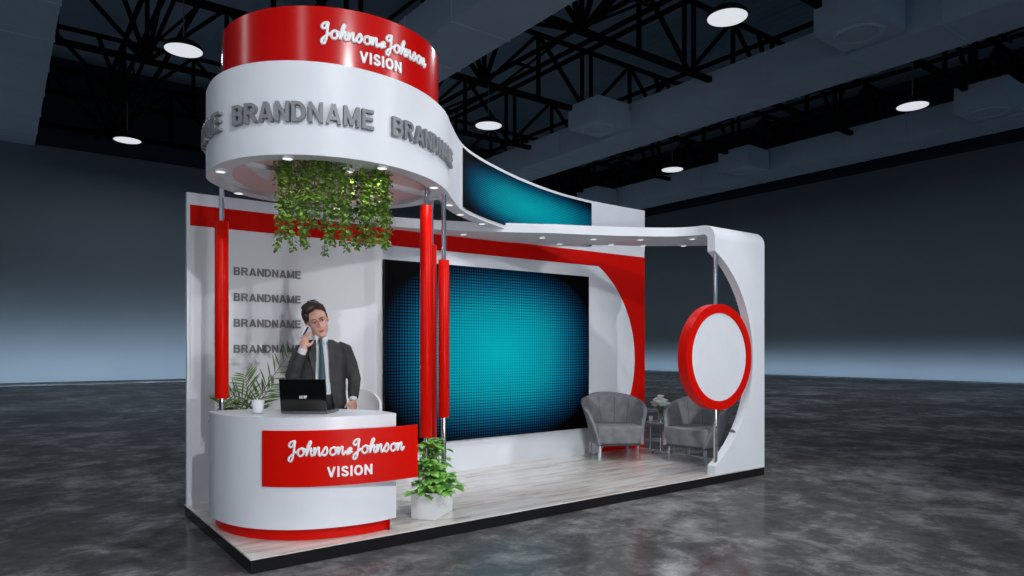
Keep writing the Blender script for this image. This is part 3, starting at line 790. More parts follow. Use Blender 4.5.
bm = bmesh.new(); prism(bm, outl, .09, .868); o = mesh_obj('counter_body', bm, M_COUNTER, ct, smooth=35); o.location = -ct.location
bm = bmesh.new(); prism(bm, outl, .868, .893); o = mesh_obj('counter_top', bm, M_COUNTER, ct, smooth=35); o.location = -ct.location
# curved red sign in front
sg = empty('counter_sign', (.8, .05, .40), 'curved red sign with white company lettering on the front of the white counter', 'sign')
SP = catmull([(.20, .357, 0), (.31, .248, 0), (.46, .145, 0), (.66, .065, 0), (.86, .022, 0), (1.06, .004, 0), (1.275, .012, 0)], 8)
SPv = [Vector((p.x, p.y)) for p in SP]
bm = bmesh.new(); A, B = band(bm, SPv, offset(SPv, .022), .40, .802)
bm.faces.new((A[0][0], B[0][0], B[0][1], A[0][1])); bm.faces.new((A[-1][1], B[-1][1], B[-1][0], A[-1][0]))
o = mesh_obj('sign_panel', bm, M_RED, sg, smooth=40); o.location = -sg.location
cl = [0]
for a, b_ in zip(SPv, SPv[1:]): cl.append(cl[-1] + (b_ - a).length)
def sgmap(s, z, d=0.0):
    s = max(0, min(cl[-1] - 1e-4, s)); i = 0
    while cl[i + 1] < s: i += 1
    t = (s - cl[i]) / (cl[i + 1] - cl[i]); p = SPv[i].lerp(SPv[i + 1], t); tt = (SPv[i + 1] - SPv[i]).normalized()
    return Vector((p.x + tt.y * d, p.y - tt.x * d, z))
bm = bmesh.new(); W = cl[-1]
logo_mesh(bm, lambda x, y: sgmap(.168 * W + x, .622 + y, .004), .722 * W, .0085)
o = mesh_obj('script_lettering', bm, M_WHITETXT, sg, smooth=80); o.location = -sg.location; o['label'] = 'white script company name on the red sign'
tb = bmesh.new(); lettering(tb, 'VISION', .075, .278 * W, .010, lambda x, y, z: sgmap(.398 * W + x, .464 + y, z - .001), .14)
o = mesh_obj('word_lettering', tb, M_WHITETXT, sg); o.location = -sg.location; o['label'] = 'white word VISION on the red sign'
for s in (.25, .5, .78):
    for z in (.5, .7):
        bm = bmesh.new(); bar(bm, sgmap(s * W, z, -.02), sgmap(s * W, z, -.075), .02)
        o = mesh_obj('stand_off', bm, M_CHROME, sg); o.location = -sg.location

# laptop
lp = empty('laptop', (.407, .569, .893), 'open black laptop on the white counter with its lid towards the viewer', 'laptop')
ex = Vector((.264, -.248, 0)).normalized(); ey = Vector((.248, .264, 0)).normalized()
LM = Matrix(((ex.x, ey.x, 0, 0), (ex.y, ey.y, 0, 0), (0, 0, 1, 0), (0, 0, 0, 1)))
bm = bmesh.new(); rbox(bm, 0, .362, 0, .25, .002, .022, .006, LM); mesh_obj('keyboard_base', bm, M_LAPGREY, lp, smooth=40)
tilt = Matrix.Translation((0, .004, .022)) @ Euler((R(8), 0, 0)).to_matrix().to_4x4()
bm = bmesh.new(); rbox(bm, 0, .362, -.010, .004, 0, .248, .006, LM @ tilt); mesh_obj('lid', bm, M_LAPBLK, lp, smooth=40)
bm = bmesh.new(); box(bm, .012, .35, .0042, .0048, .014, .238, LM @ tilt); mesh_obj('display', bm, mat('laptop_display', (.02, .03, .04), .1), lp)
bm = bmesh.new()
for i in range(5):
    for j in range(13): box(bm, .02 + j * .025, .041 + j * .025, .10 + i * .024, .12 + i * .024, .022, .025, LM)
mesh_obj('keyboard', bm, M_LAPBLK, lp)
tb = bmesh.new(); lettering(tb, 'acer', .034, .060, .002, lambda x, y, z: LM @ (tilt @ Vector((.152 + x + y * .25, -.0102 - z, .10 + y))), .10, .8)
mesh_obj('lid_emblem', tb, M_SILVER, lp)

# white cup
bm = bmesh.new(); lathe(bm, [(.001, .003), (.030, .003), (.036, .010), (.045, .085), (.047, .105), (.043, .105), (.040, .085), (.032, .015), (.001, .012)], n=28)
o = mesh_obj('white_cup', bm, M_POT, smooth=50); o.location = (.275, .70, .892)
tag(o, 'plain white cup on the counter left of the laptop', 'cup')

# ------------------------------------------------------------------ planter with leafy plant
pt = empty('planter', (1.56, .30, 0), 'white angular planter at the right end of the counter', 'planter')
hexp = [(1.385, .325), (1.432, .243), (1.51, .149), (1.80, .345), (1.855, .45), (1.80, .56), (1.70, .60)]
def scl(pts, k): 
    c = Vector((sum(p[0] for p in pts) / len(pts), sum(p[1] for p in pts) / len(pts))); return [tuple(c + (Vector(p) - c) * k) for p in pts]
bm = bmesh.new()
lv = [(scl(hexp, .98), .001), (scl(hexp, 1.0), .215), (scl(hexp, .92), .215), (scl(hexp, .90), .18)]
rg = [[bm.verts.new((p[0], p[1], z)) for p in P_] for P_, z in lv]
for a, b_ in zip(rg, rg[1:]):
    for i in range(len(a)): j = (i + 1) % len(a); bm.faces.new((a[i], a[j], b_[j], b_[i]))
bm.faces.new(rg[0][::-1])
o = mesh_obj('planter_box', bm, M_POT, pt); o.location = -pt.location
bm = bmesh.new(); prism(bm, scl(hexp, .90), .16, .182); o = mesh_obj('soil', bm, M_SOIL, pt); o.location = -pt.location
def leaf(bm, base, d, up, L, Wd, lobes=0, fold=.25, droop=.3):
    """pointed leaf; lobes>0 gives a scalloped edge"""
    d = d.normalized(); s = d.cross(up).normalized(); nrm = s.cross(d).normalized()
    N = 7; prev = None
    for i in range(N + 1):
        t = i / N; c = base + d * L * t - Vector((0, 0, 1)) * droop * L * t * t
        wv = Wd * math.sin(math.pi * min(1, t * .92 + .06)) ** .8
        if lobes: wv *= 1 + .38 * (1 if i % 2 else -1) * (t < .95)
        if i == N: wv = .0005
        a = bm.verts.new(c - s * wv + nrm * wv * fold); m_ = bm.verts.new(c); b_ = bm.verts.new(c + s * wv + nrm * wv * fold)
        if prev: bm.faces.new((prev[0], prev[1], m_, a)); bm.faces.new((prev[1], prev[2], b_, m_))
        prev = (a, m_, b_)
lp2 = empty('leafy_plant', (1.56, .30, .18), 'bright green leafy plant growing in the white planter', 'plant')
rnd = random.Random(3)
bm = bmesh.new(); sb = bmesh.new()
for i in range(150):
    t = rnd.random(); px = 1.50 + .22 * t + rnd.uniform(-.05, .05); py = .24 + .17 * t + rnd.uniform(-.06, .06)
    hgt = .02 + .42 * rnd.random() ** 1.15; ang = rnd.uniform(0, 2 * math.pi); out = rnd.uniform(.02, .15) * (1.1 - hgt * 1.5)
    tip = Vector((px + math.cos(ang) * out - hgt * .12, py + math.sin(ang) * out, .18 + hgt))
    if i % 2 == 0: tube(sb, [(px * .6 + 1.58 * .4, py * .6 + .31 * .4, .17), (px * .5 + tip.x * .5, py * .5 + tip.y * .5, .18 + hgt * .6), tuple(tip)], .003, 5)
    for q in range(3):
        a2 = ang + rnd.uniform(-1.1, 1.1)
        leaf(bm, tip, Vector((math.cos(a2), math.sin(a2), rnd.uniform(-.1, .5))), Vector((0, 0, 1)), rnd.uniform(.075, .12), rnd.uniform(.022, .034), 1, .2, .35)
o = mesh_obj('foliage', bm, M_LEAF, lp2, smooth=60); o.location = -lp2.location
o = mesh_obj('stems', sb, M_STEM, lp2); o.location = -lp2.location

# ------------------------------------------------------------------ palm behind the counter
pmx, pmy = .40, 1.52
pm = empty('potted_palm', (pmx, pmy, 0), 'potted palm with feathery fronds behind the left end of the counter', 'palm')
bm = bmesh.new(); lathe(bm, [(.001, .002), (.11, .002), (.125, .02), (.16, .46), (.165, .50), (.148, .50), (.14, .46), (.001, .45)], n=28); mesh_obj('pot', bm, M_POT, pm, smooth=50)
fb = bmesh.new(); st = bmesh.new(); rnd = random.Random(11)
def frond(tipv, bend, n=12, L0=.22):
    base = Vector((rnd.uniform(-.03, .03), rnd.uniform(-.03, .03), .45)); tipv = Vector(tipv)
    midv = base.lerp(tipv, .55) + Vector(bend)
    pts = catmull([base, midv, tipv], 10); tube(st, pts, [.007 * (1 - .75 * i / len(pts)) for i in range(len(pts))], 5)
    m0 = int(len(pts) * .34)
    for i in range(n):
        t = m0 + (len(pts) - 1 - m0) * i / (n - 1); j = min(int(t), len(pts) - 2); p = pts[j].lerp(pts[j + 1], t - j)
        dd = (pts[j + 1] - pts[j]).normalized(); side = dd.cross(Vector((.25, -1, .2))).normalized()
        L = L0 * (1 - .5 * abs(i / (n - 1) - .4)) * rnd.uniform(.85, 1.1)
        for q in (-1, 1): leaf(fb, p, dd * .75 + side * q * .8 + Vector((rnd.uniform(-.12, .12), rnd.uniform(-.12, .12), 0)), Vector((0, -1, .3)), L, .0065, 0, .15, .18)
for tv, bd in (((.36, -.10, 1.34), (-.10, 0, -.02)), ((-.17, -.15, 1.02), (.08, 0, .12)), ((-.05, -.22, 1.16), (.03, 0, .08)), ((.20, -.16, 1.06), (-.05, 0, .08)), ((-.20, -.05, .90), (.06, 0, .16))):
    frond(tv, bd)
mesh_obj('fronds', fb, M_PALM, pm); mesh_obj('frond_stems', st, M_STEM, pm)

# ------------------------------------------------------------------ hanging ivy
rnd = random.Random(5)
def ivy(L, seed):
    rr = random.Random(seed)
    t = bpy.data.objects.new('hanging_ivy', None); COL.objects.link(t)
    pts = []; x = y = 0
    nseg = max(6, int(L / .035))
    for i in range(nseg + 1):
        z = -L * i / nseg; pts.append(Vector((x, y, z))); x += rr.uniform(-.006, .006); y += rr.uniform(-.006, .006)
    sb = bmesh.new(); tube(sb, pts, .0022, 4)
    lb = bmesh.new()
    for i in range(int(L / .0060)):
        f = rr.random(); f = 1 - (1 - f) ** 1.0
        k = f * nseg; j = min(int(k), nseg - 1); p = pts[j].lerp(pts[j + 1], k - j)
        spread = .030 * (1 - .5 * f); a = rr.uniform(0, 2 * math.pi)
        b0 = p + Vector((math.cos(a) * spread * rr.random(), math.sin(a) * spread * rr.random(), 0))
        leaf(lb, b0, Vector((math.cos(a) * .8, math.sin(a) * .8, rr.uniform(-.9, -.1))), Vector((0, 0, 1)), rr.uniform(.022, .032), rr.uniform(.012, .0175), 0, .15, .1)
    mesh_obj('vine_stem', sb, M_STEM, t); mesh_obj('vine_leaves', lb, M_LEAF2, t)
    return t
protos = {}
strands = []
LS = (.44, .50, .56, .61, .65)
for i in range(15):   # left curtain along the inside of the ring
    t = i / 14; strands.append((.27 + .40 * t, .21 - .26 * t + .02 * math.sin(9 * t), rnd.choice(LS)))
for i in range(9):    # second row
    t = i / 8; strands.append((.33 + .46 * t, .30 - .10 * t + .02 * rnd.random(), rnd.choice(LS)))
for i in range(4):    # sparse link
    t = i / 3; strands.append((.80 + .10 * t, .12 + .02 * rnd.random(), rnd.choice(LS[1:])))
for i in range(8):    # right curtain
    t = i / 7; strands.append((.80 + .21 * t, -.03 + .02 * math.sin(9 * t), rnd.choice(LS)))
for i in range(4):
    strands.append((.90 + .16 * i / 3, .10, rnd.choice(LS)))
for (x, y, L) in strands:
    if L not in protos: protos[L] = ivy(L, int(L * 100)); o = protos[L]
    else: o = copy_tree(protos[L])
    o.location = (x, y, 2.733); o.rotation_euler = (0, 0, rnd.uniform(0, 6.28))
    if x < .80: tag(o, 'green ivy strand in the wide left clump hanging from the overhead ring', 'hanging ivy', 'ivy strands of the left clump')
    else: tag(o, 'green ivy strand in the narrow right clump hanging from the overhead ring', 'hanging ivy', 'ivy strands of the right clump')

# ------------------------------------------------------------------ armchairs
def shell_pt(t, v, side):
    """t in -1..1 round the tub, v 0..1 up, side 0 outer 1 inner"""
    a = t * R(112)
    top = .765 - .21 * abs(t) ** 2.0
    flare = .035 + .105 * v ** 1.5
    rx = .255 + flare; ry = .27 + flare * .9
    th = .045 if side else 0
    x = math.sin(a) * (rx - th); y = math.cos(a) * (ry - th)
    # bring the arms forward at the bottom, back at the top
    fw = max(0, abs(t) - .55) / .45
    y -= fw * (.20 * (1 - v) + .02)
    x *= 1 - .02 * fw
    z = .19 + (top - .19) * v
    return Vector((x, y, z))
def armchair(loc, rz, label):
    t = empty('tub_armchair', loc, label, 'armchair', 'grey tub armchairs', rz); t.scale = (1.08, 1.05, 1.06)
    bm = bmesh.new(); nt, nv = 36, 10
    G = [[[bm.verts.new(shell_pt(-1 + 2 * i / nt, j / nv, s)) for j in range(nv + 1)] for i in range(nt + 1)] for s in (0, 1)]
    for s in (0, 1):
        for i in range(nt):
            for j in range(nv): bm.faces.new((G[s][i][j], G[s][i + 1][j], G[s][i + 1][j + 1], G[s][i][j + 1]))
    for i in range(nt):
        bm.faces.new((G[0][i][nv], G[0][i + 1][nv], G[1][i + 1][nv], G[1][i][nv])); bm.faces.new((G[0][i][0], G[1][i][0], G[1][i + 1][0], G[0][i + 1][0]))
    for i in (0, nt):
        for j in range(nv): bm.faces.new((G[0][i][j], G[0][i][j + 1], G[1][i][j + 1], G[1][i][j]))
    o = mesh_obj('backrest', bm, M_FABRIC, t, smooth=50)
    bv = o.modifiers.new('soft', 'BEVEL'); bv.width = .012; bv.segments = 3; bv.angle_limit = R(50)
    sm = bmesh.new()
    for tt in (-.45, -.16, .16, .45):
        tube(sm, [shell_pt(tt, v / 10, 1) + Vector((0, 0, 0)) for v in range(3, 10)], .0025, 5)
    mesh_obj('seam', sm, M_SEAM, o)
    # seat cushion, D-shaped
    bm = bmesh.new(); pts = [(-.265, -.285), (.265, -.285)]
    for i in range(13): a = R(-8 + 196 * i / 12); pts.append((.255 * math.cos(a), .0 + .25 * math.sin(a)))
    prism(bm, pts, .20, .40); bmesh.ops.bevel(bm, geom=[e for e in bm.edges], offset=.022, segments=3, profile=.6, affect='EDGES')
    mesh_obj('seat_cushion', bm, M_FABRIC, t, smooth=60)
    bm = bmesh.new(); prism(bm, [(p[0] * .96, p[1] * .96) for p in pts], .175, .205); mesh_obj('seat_frame', bm, M_SEAM, t)
    for sx_ in (-1, 1):
        for yy in (-.25, .20):
            bm = bmesh.new(); bar(bm, (sx_ * .235, yy, .0), (sx_ * .225, yy * .97, .18), .038, .014); mesh_obj('leg', bm, M_CHROME, t)
    return t
armchair((4.965, 1.545, 0), R(-29), 'grey tub armchair in front of the red curve, right of the video wall')
armchair((5.60, .73, 0), R(-82), 'grey upholstered tub armchair turned sideways behind the disc sign')

# side table, vase, flowers, cup
tbx, tby = 5.72, 1.40
t = empty('side_table', (tbx, tby, 0), 'small round side table with chrome legs between the two grey armchairs', 'side table')
bm = bmesh.new(); lathe(bm, [(.001, .405), (.20, .405), (.205, .410), (.205, .418), (.20, .423), (.001, .423)], n=36); mesh_obj('table_top', bm, M_TABLETOP, t, smooth=40)
for i in range(4):
    a = R(35 + 90 * i); c, s = math.cos(a), math.sin(a)
    bm = bmesh.new(); tube(bm, [(c * .15, s * .15, .405), (c * .155, s * .155, .02), (c * .10, s * .10, .008)], .008, 8); mesh_obj('leg', bm, M_CHROME, t, smooth=50)
bm = bmesh.new()
ring = [(math.cos(R(10 * i)) * .13, math.sin(R(10 * i)) * .13, .009) for i in range(37)]; tube(bm, ring, .007, 6); mesh_obj('base_ring', bm, M_CHROME, t, smooth=50)
bm = bmesh.new(); lathe(bm, [(.001, .002), (.038, .002), (.040, .01), (.034, .09), (.040, .20), (.037, .20), (.031, .09), (.036, .012), (.001, .010)], n=24)
vz = mesh_obj('glass_vase', bm, M_GLASS, smooth=50); vz.location = (tbx - .03, tby, .423); tag(vz, 'clear glass vase on the side table', 'vase')
fl = empty('white_bouquet', (tbx - .03, tby, .44), 'bunch of white flowers in the glass vase on the side table', 'flowers')
rnd = random.Random(9); sb = bmesh.new(); gb = bmesh.new()
for i in range(22):
    a = i * 2.4; rr = .115 * math.sqrt(i / 22); hz_ = .29 - rr * 1.0 + rnd.uniform(-.01, .02)
    c = Vector((math.cos(a) * rr, math.sin(a) * rr, hz_))
    tube(sb, [(0, 0, .0), (c.x * .25, c.y * .25, .15), tuple(c)], .003, 5)
    pb = bmesh.new()
    for layer, (n_, L, el) in enumerate(((8, .058, .15), (7, .048, .7), (5, .034, 1.5))):
        for q in range(n_):
            b = 2 * math.pi * q / n_ + layer * .4; leaf(pb, c, Vector((math.cos(b), math.sin(b), el)) + c.normalized() * .3, Vector((0, 0, 1)), L, .025, 0, .35, -.1)
    mesh_obj('blossom', pb, M_PETAL, fl, smooth=60)
for i in range(12):
    a = rnd.uniform(0, 6.28); leaf(gb, Vector((math.cos(a) * .02, math.sin(a) * .02, rnd.uniform(.16, .24))), Vector((math.cos(a), math.sin(a), .2)), Vector((0, 0, 1)), .08, .014)
mesh_obj('stems', sb, M_LEAF, fl); mesh_obj('leaves', gb, M_LEAF, fl)
bm = bmesh.new(); lathe(bm, [(.001, .002), (.02, .002), (.027, .045), (.03, .07), (.026, .07), (.022, .04), (.001, .01)], n=20)
o = mesh_obj('small_cup', bm, M_POT, smooth=50); o.location = (tbx - .15, tby + .06, .423); tag(o, 'tiny white cup on the left edge of the side table', 'cup')
bm = bmesh.new(); rbox(bm, -.06, .06, -.04, .04, .001, .014, .003, Euler((0, 0, R(-30))).to_matrix().to_4x4())
o = mesh_obj('coaster_tray', bm, M_TERRA); o.location = (tbx - .02, tby - .11, .423); tag(o, 'small copper coloured tray on the side table in front of the vase', 'tray')

# white chair behind the man
wc = empty('white_chair', (1.36, 1.42, 0), 'white moulded chair with a curved back behind the man in the suit', 'chair', rz=R(-25))
bm = bmesh.new(); nt, nv = 28, 8
def wpt(i, j, s):
    a = R(-100 + 200 * i / nt); v = j / nv; tp = 1.0 - .20 * (abs(a) / R(100)) ** 2
    th = .022 if s else 0; return Vector((math.sin(a) * (.265 - th + .01 * v), math.cos(a) * (.23 - th + .02 * v), .66 + (tp - .66) * v))
G = [[[bm.verts.new(wpt(i, j, s)) for j in range(nv + 1)] for i in range(nt + 1)] for s in (0, 1)]
for s in (0, 1):
    for i in range(nt):
        for j in range(nv): bm.faces.new((G[s][i][j], G[s][i + 1][j], G[s][i + 1][j + 1], G[s][i][j + 1]))
for i in range(nt):
    bm.faces.new((G[0][i][nv], G[0][i + 1][nv], G[1][i + 1][nv], G[1][i][nv])); bm.faces.new((G[0][i][0], G[1][i][0], G[1][i + 1][0], G[0][i + 1][0]))
for i in (0, nt):
    for j in range(nv): bm.faces.new((G[0][i][j], G[0][i][j + 1], G[1][i][j + 1], G[1][i][j]))
mesh_obj('backrest', bm, M_PLASTIC, wc, smooth=50)
bm = bmesh.new(); lathe(bm, [(.001, .64), (.22, .64), (.25, .66), (.24, .69), (.20, .70), (.001, .69)], n=32); mesh_obj('seat', bm, M_PLASTIC, wc, smooth=50)
for q in range(4):
    a = R(45 + 90 * q); bm = bmesh.new(); tube(bm, [(math.cos(a) * .17, math.sin(a) * .17, .65), (math.cos(a) * .24, math.sin(a) * .24, .002)], .013, 8); mesh_obj('leg', bm, M_CHROME, wc, smooth=50)

# ================================================================== THE MAN
# local frame: x = viewer's right, -y = towards the viewer, z up
MX, MY = .905, 1.02
yaw = math.atan2(CX - MX, -(CY - MY))     # turn the front (-y) to the viewer
man = empty('person', (MX, MY, 0), 'man in charcoal suit and blue tie behind the counter, phone held to his ear', 'person', rz=R(-21))
def blob(bm, c, r, M=None, n=20):
    t = bmesh.new(); bmesh.ops.create_uvsphere(t, u_segments=n, v_segments=n // 2 + 2, radius=1)
    for v in t.verts: v.co = Vector((v.co.x * r[0], v.co.y * r[1], v.co.z * r[2]))
    T = Matrix.Translation(c)
    merge(bm, t, T @ M if M is not None else T)
def ring_loft(bm, rings, n=24, closed=True):
    """rings: (cx,cy,cz,rx,ry)"""
    RR = []
    for (x, y, z, rx, ry) in rings:
        RR.append([bm.verts.new((x + rx * math.cos(2 * math.pi * i / n), y + ry * math.sin(2 * math.pi * i / n), z)) for i in range(n)])
    for a, b_ in zip(RR, RR[1:]):
        for i in range(n): j = (i + 1) % n; bm.faces.new((a[i], a[j], b_[j], b_[i]))
    if closed: bm.faces.new(RR[0][::-1]); bm.faces.new(RR[-1])
def remesh(o, vox, smooth_it=4):
    m1 = o.modifiers.new('r', 'REMESH'); m1.mode = 'VOXEL'; m1.voxel_size = vox
    m2 = o.modifiers.new('s', 'SMOOTH'); m2.iterations = smooth_it; m2.factor = .5
    bake(o); o.data.polygons.foreach_set('use_smooth', [True] * len(o.data.polygons)); return o
HM = Matrix.Translation((-.040, -.045, 1.622)) @ Euler((R(12), R(-19), R(6)), 'XYZ').to_matrix().to_4x4() @ Matrix.Scale(1.07, 4)   # head, centre; roll leans the crown left
# body: torso, legs, arms, neck, head and hands fused in one surface
bd = bmesh.new()
ring_loft(bd, [(.01, .01, .90, .15, .10), (.01, .01, 1.0, .14, .095), (.01, 0, 1.15, .15, .10), (.01, 0, 1.28, .165, .105), (.01, 0, 1.38, .16, .09), (0, .0, 1.44, .09, .07)])
for q in (-1, 1): tube(bd, [(q * .08, .01, .95), (q * .095, 0, .5), (q * .10, .02, .08)], [.085, .06, .042], 14)
for q in (-1, 1): tube(bd, [(q * .10, .05, .06), (q * .11, -.06, .045), (q * .115, -.13, .03)], [.045, .04, .028], 12)
tube(bd, [(0, .0, 1.38), (-.012, -.02, 1.47), (-.03, -.035, 1.54)], [.062, .056, .055], 16)
# head
blob(bd, (0, 0, 0), (.083, .098, .100), HM @ Matrix.Translation((0, .012, .035)))
blob(bd, (0, 0, 0), (.066, .075, .088), HM @ Matrix.Translation((0, -.022, -.040)))
blob(bd, (0, 0, 0), (.034, .030, .028), HM @ Matrix.Translation((0, -.068, -.100)))
tube(bd, [HM @ Vector(p) for p in ((0, -.092, .018), (0, -.108, -.012), (0, -.116, -.030))], [.008, .012, .015], 10)
for q in (-1, 1):
    blob(bd, (0, 0, 0), (.011, .020, .030), HM @ Matrix.Translation((q * .083, .012, -.008)))
    blob(bd, (0, 0, 0), (.028, .02, .009), HM @ Matrix.Translation((q * .032, -.083, .030)))
# arms (viewer's left raised, viewer's right hanging to the counter)
SL = Vector((-.150, .02, 1.385)); EL = Vector((-.232, -.09, 1.165)); WL = Vector((-.150, -.185, 1.385))
SR = Vector((.175, .02, 1.385)); ER = Vector((.275, .03, 1.12)); WR = Vector((.255, -.10, .945))
tube(bd, [SL, EL, WL], [.048, .04, .026], 12); tube(bd, [SR, ER, WR], [.05, .04, .027], 12)
def hand(bm, W, palm_dir, side_dir, nrm, curls, L=.085, s=1.0):
    """W wrist, palm_dir towards fingers, side_dir towards the thumb, nrm = palm-facing"""
    pd = palm_dir.normalized(); sd = (side_dir - pd * side_dir.dot(pd)).normalized(); nr = pd.cross(sd); 
    if nr.dot(nrm) < 0: nr = -nr
    c = W + pd * .045 * s
    M = Matrix((( sd.x, pd.x, nr.x, c.x), (sd.y, pd.y, nr.y, c.y), (sd.z, pd.z, nr.z, c.z), (0, 0, 0, 1)))
    blob(bm, (0, 0, 0), (.040 * s, .048 * s, .017 * s), M, 16)
    tube(bm, [W - pd * .02, W + pd * .02], [.026 * s, .028 * s], 10)
    for i, (off, ln, cu) in enumerate(zip((.030, .010, -.010, -.029), (.072, .080, .074, .058), curls)):
        p = c + sd * off * s + pd * .038 * s; d = pd.copy(); pts = [p.copy()]; 
        for k_ in range(3):
            d = (Matrix.Rotation(cu * (.6 + .3 * k_), 3, sd) @ d) if (Matrix.Rotation(.1, 3, sd) @ pd).dot(nr) > 0 else (Matrix.Rotation(-cu * (.6 + .3 * k_), 3, sd) @ d)
            p = p + d * ln * s * (.45, .32, .23)[k_]; pts.append(p.copy())
        tube(bm, pts, [.0095 * s, .009 * s, .008 * s, .0065 * s], 8)
    b0 = c + sd * .030 * s - pd * .02 * s
    tube(bm, [b0, b0 + sd * .024 * s + pd * .018 * s + nr * .01, b0 + sd * .034 * s + pd * .045 * s + nr * .022], [.013 * s, .011 * s, .008 * s], 8)
EAR = HM @ Vector((-.094, -.012, -.015))
hand(bd, WL, Vector((.15, .18, 1.0)), Vector((1, -.6, 0)), Vector((1, .6, 0)), (.30, .5, .75, .95), s=1.08)
hand(bd, WR, Vector((-.02, -.35, -.5)), Vector((-1, -.3, 0)), Vector((0, .5, -.6)), (.4, .5, .55, .6))
body = mesh_obj('body', bd, [M_SKIN], man); remesh(body, .0052, 3); body.data.materials.clear(); body.data.materials.append(M_SKIN)
# face details
def hp(x, y, z): return HM @ Vector((x, y, z))
bm = bmesh.new()
for q in (-1, 1): blob(bm, (0, 0, 0), (.0135, .006, .0052), HM @ Matrix.Translation((q * .031, -.0905, .012)), 12)
mesh_obj('eye_whites', bm, M_EYEW, man, smooth=180)
bm = bmesh.new()
for q in (-1, 1):
    blob(bm, (0, 0, 0), (.0062, .004, .0058), HM @ Matrix.Translation((q * .031 + .002, -.0945, .011)), 12)
    tube(bm, [hp(q * .016, -.0975, .016), hp(q * .031, -.0985, .0195), hp(q * .046, -.089, .015)], [.0014, .0022, .0014], 6)
mesh_obj('eyes', bm, M_EYEB, man, smooth=180)
bm = bmesh.new()
for q in (-1, 1): tube(bm, [hp(q * .013, -.103, .032), hp(q * .032, -.102, .040), hp(q * .052, -.088, .034)], [.0028, .0042, .002], 6)
mesh_obj('eyebrows', bm, M_HAIR, man, smooth=180)
bm = bmesh.new(); tube(bm, [hp(-.024, -.090, -.064), hp(-.010, -.0985, -.060), hp(0, -.100, -.062), hp(.010, -.0985, -.060), hp(.024, -.090, -.064)], [.002, .0048, .005, .0048, .002], 8)
tube(bm, [hp(-.016, -.094, -.070), hp(0, -.099, -.0715), hp(.016, -.094, -.070)], [.002, .0052, .002], 8); mesh_obj('lips', bm, M_LIP, man, smooth=180)
# hair: cap with swept volume
bm = bmesh.new()
blob(bm, (0, 0, 0), (.096, .100, .080), HM @ Matrix.Translation((0, .036, .068)), 28)
blob(bm, (0, 0, 0), (.055, .036, .030), HM @ Matrix.Translation((-.034, -.052, .122)) @ Euler((R(-12), R(-14), 0)).to_matrix().to_4x4(), 24)
blob(bm, (0, 0, 0), (.050, .034, .026), HM @ Matrix.Translation((.034, -.046, .124)) @ Euler((R(-10), R(24), 0)).to_matrix().to_4x4(), 24)
blob(bm, (0, 0, 0), (.030, .050, .050), HM @ Matrix.Translation((-.074, -.020, .070)), 20)
for q in (-1, 1): blob(bm, (0, 0, 0), (.014, .040, .046), HM @ Matrix.Translation((q * .080, .026, .026)), 16)
blob(bm, (0, 0, 0), (.076, .05, .07), HM @ Matrix.Translation((0, .075, .0)), 20)
blob(bm, (0, 0, 0), (.078, .085, .040), HM @ Matrix.Translation((-.008, .008, .125)) @ Euler((R(-6), R(4), 0)).to_matrix().to_4x4(), 24)
rh = random.Random(4)
for i in range(34):
    a_ = rh.uniform(-2.6, -.5); e_ = rh.uniform(.3, 1.3)
    blob(bm, (0, 0, 0), (.013, .034, .010), HM @ Matrix.Translation((.086 * math.cos(e_) * math.cos(a_), (.028 + .088 * math.cos(e_) * math.sin(a_)), .086 + .078 * math.sin(e_))) @ Euler((R(rh.uniform(-20, 30)), 0, R(rh.uniform(-40, 40)))).to_matrix().to_4x4(), 10)
hair = mesh_obj('hair', bm, M_HAIR, man); remesh(hair, .0042, 2)
hair.data.materials.clear(); hair.data.materials.append(M_HAIR)
# shirt: torso front and collar
bm = bmesh.new()
ring_loft(bm, [(.012, .005, .985, .158, .108), (.012, 0, 1.03, .155, .108), (.012, 0, 1.15, .163, .113), (.012, 0, 1.28, .172, .112), (.008, 0, 1.37, .155, .095), (.0, -.005, 1.43, .085, .078), (-.010, -.014, 1.475, .068, .068), (-.014, -.020, 1.505, .067, .067)], 32, False)
o = mesh_obj('shirt', bm, M_SHIRT, man, smooth=60)
cb = bmesh.new()
for q in (-1, 1):
    c0_ = Vector((-.012, -.085, 1.475)); pts = [Vector((-.014 + q * .066, -.01, 1.51)), Vector((-.012 + q * .045, -.070, 1.505)), Vector((-.012 + q * .004, -.092, 1.482)), Vector((-.012 + q * .040, -.106, 1.425)), Vector((-.01 + q * .070, -.060, 1.455))]
    a = [cb.verts.new(p) for p in pts]; b_ = [cb.verts.new(p + Vector((0, -.004, .001))) for p in pts]
    cb.faces.new(a); cb.faces.new(b_[::-1])
    for i in range(5): j = (i + 1) % 5; cb.faces.new((a[i], a[j], b_[j], b_[i]))
mesh_obj('collar', cb, M_SHIRT, o)
cf = bmesh.new(); dW = (WL - EL).normalized(); tube(cf, [WL - dW * .045, WL + dW * .008], [.036, .033], 16); mesh_obj('cuff', cf, M_SHIRT, o, smooth=50)
cf = bmesh.new(); dW2 = (WR - ER).normalized(); tube(cf, [WR - dW2 * .03, WR + dW2 * .006], [.034, .031], 16); mesh_obj('cuff', cf, M_SHIRT, o, smooth=50)
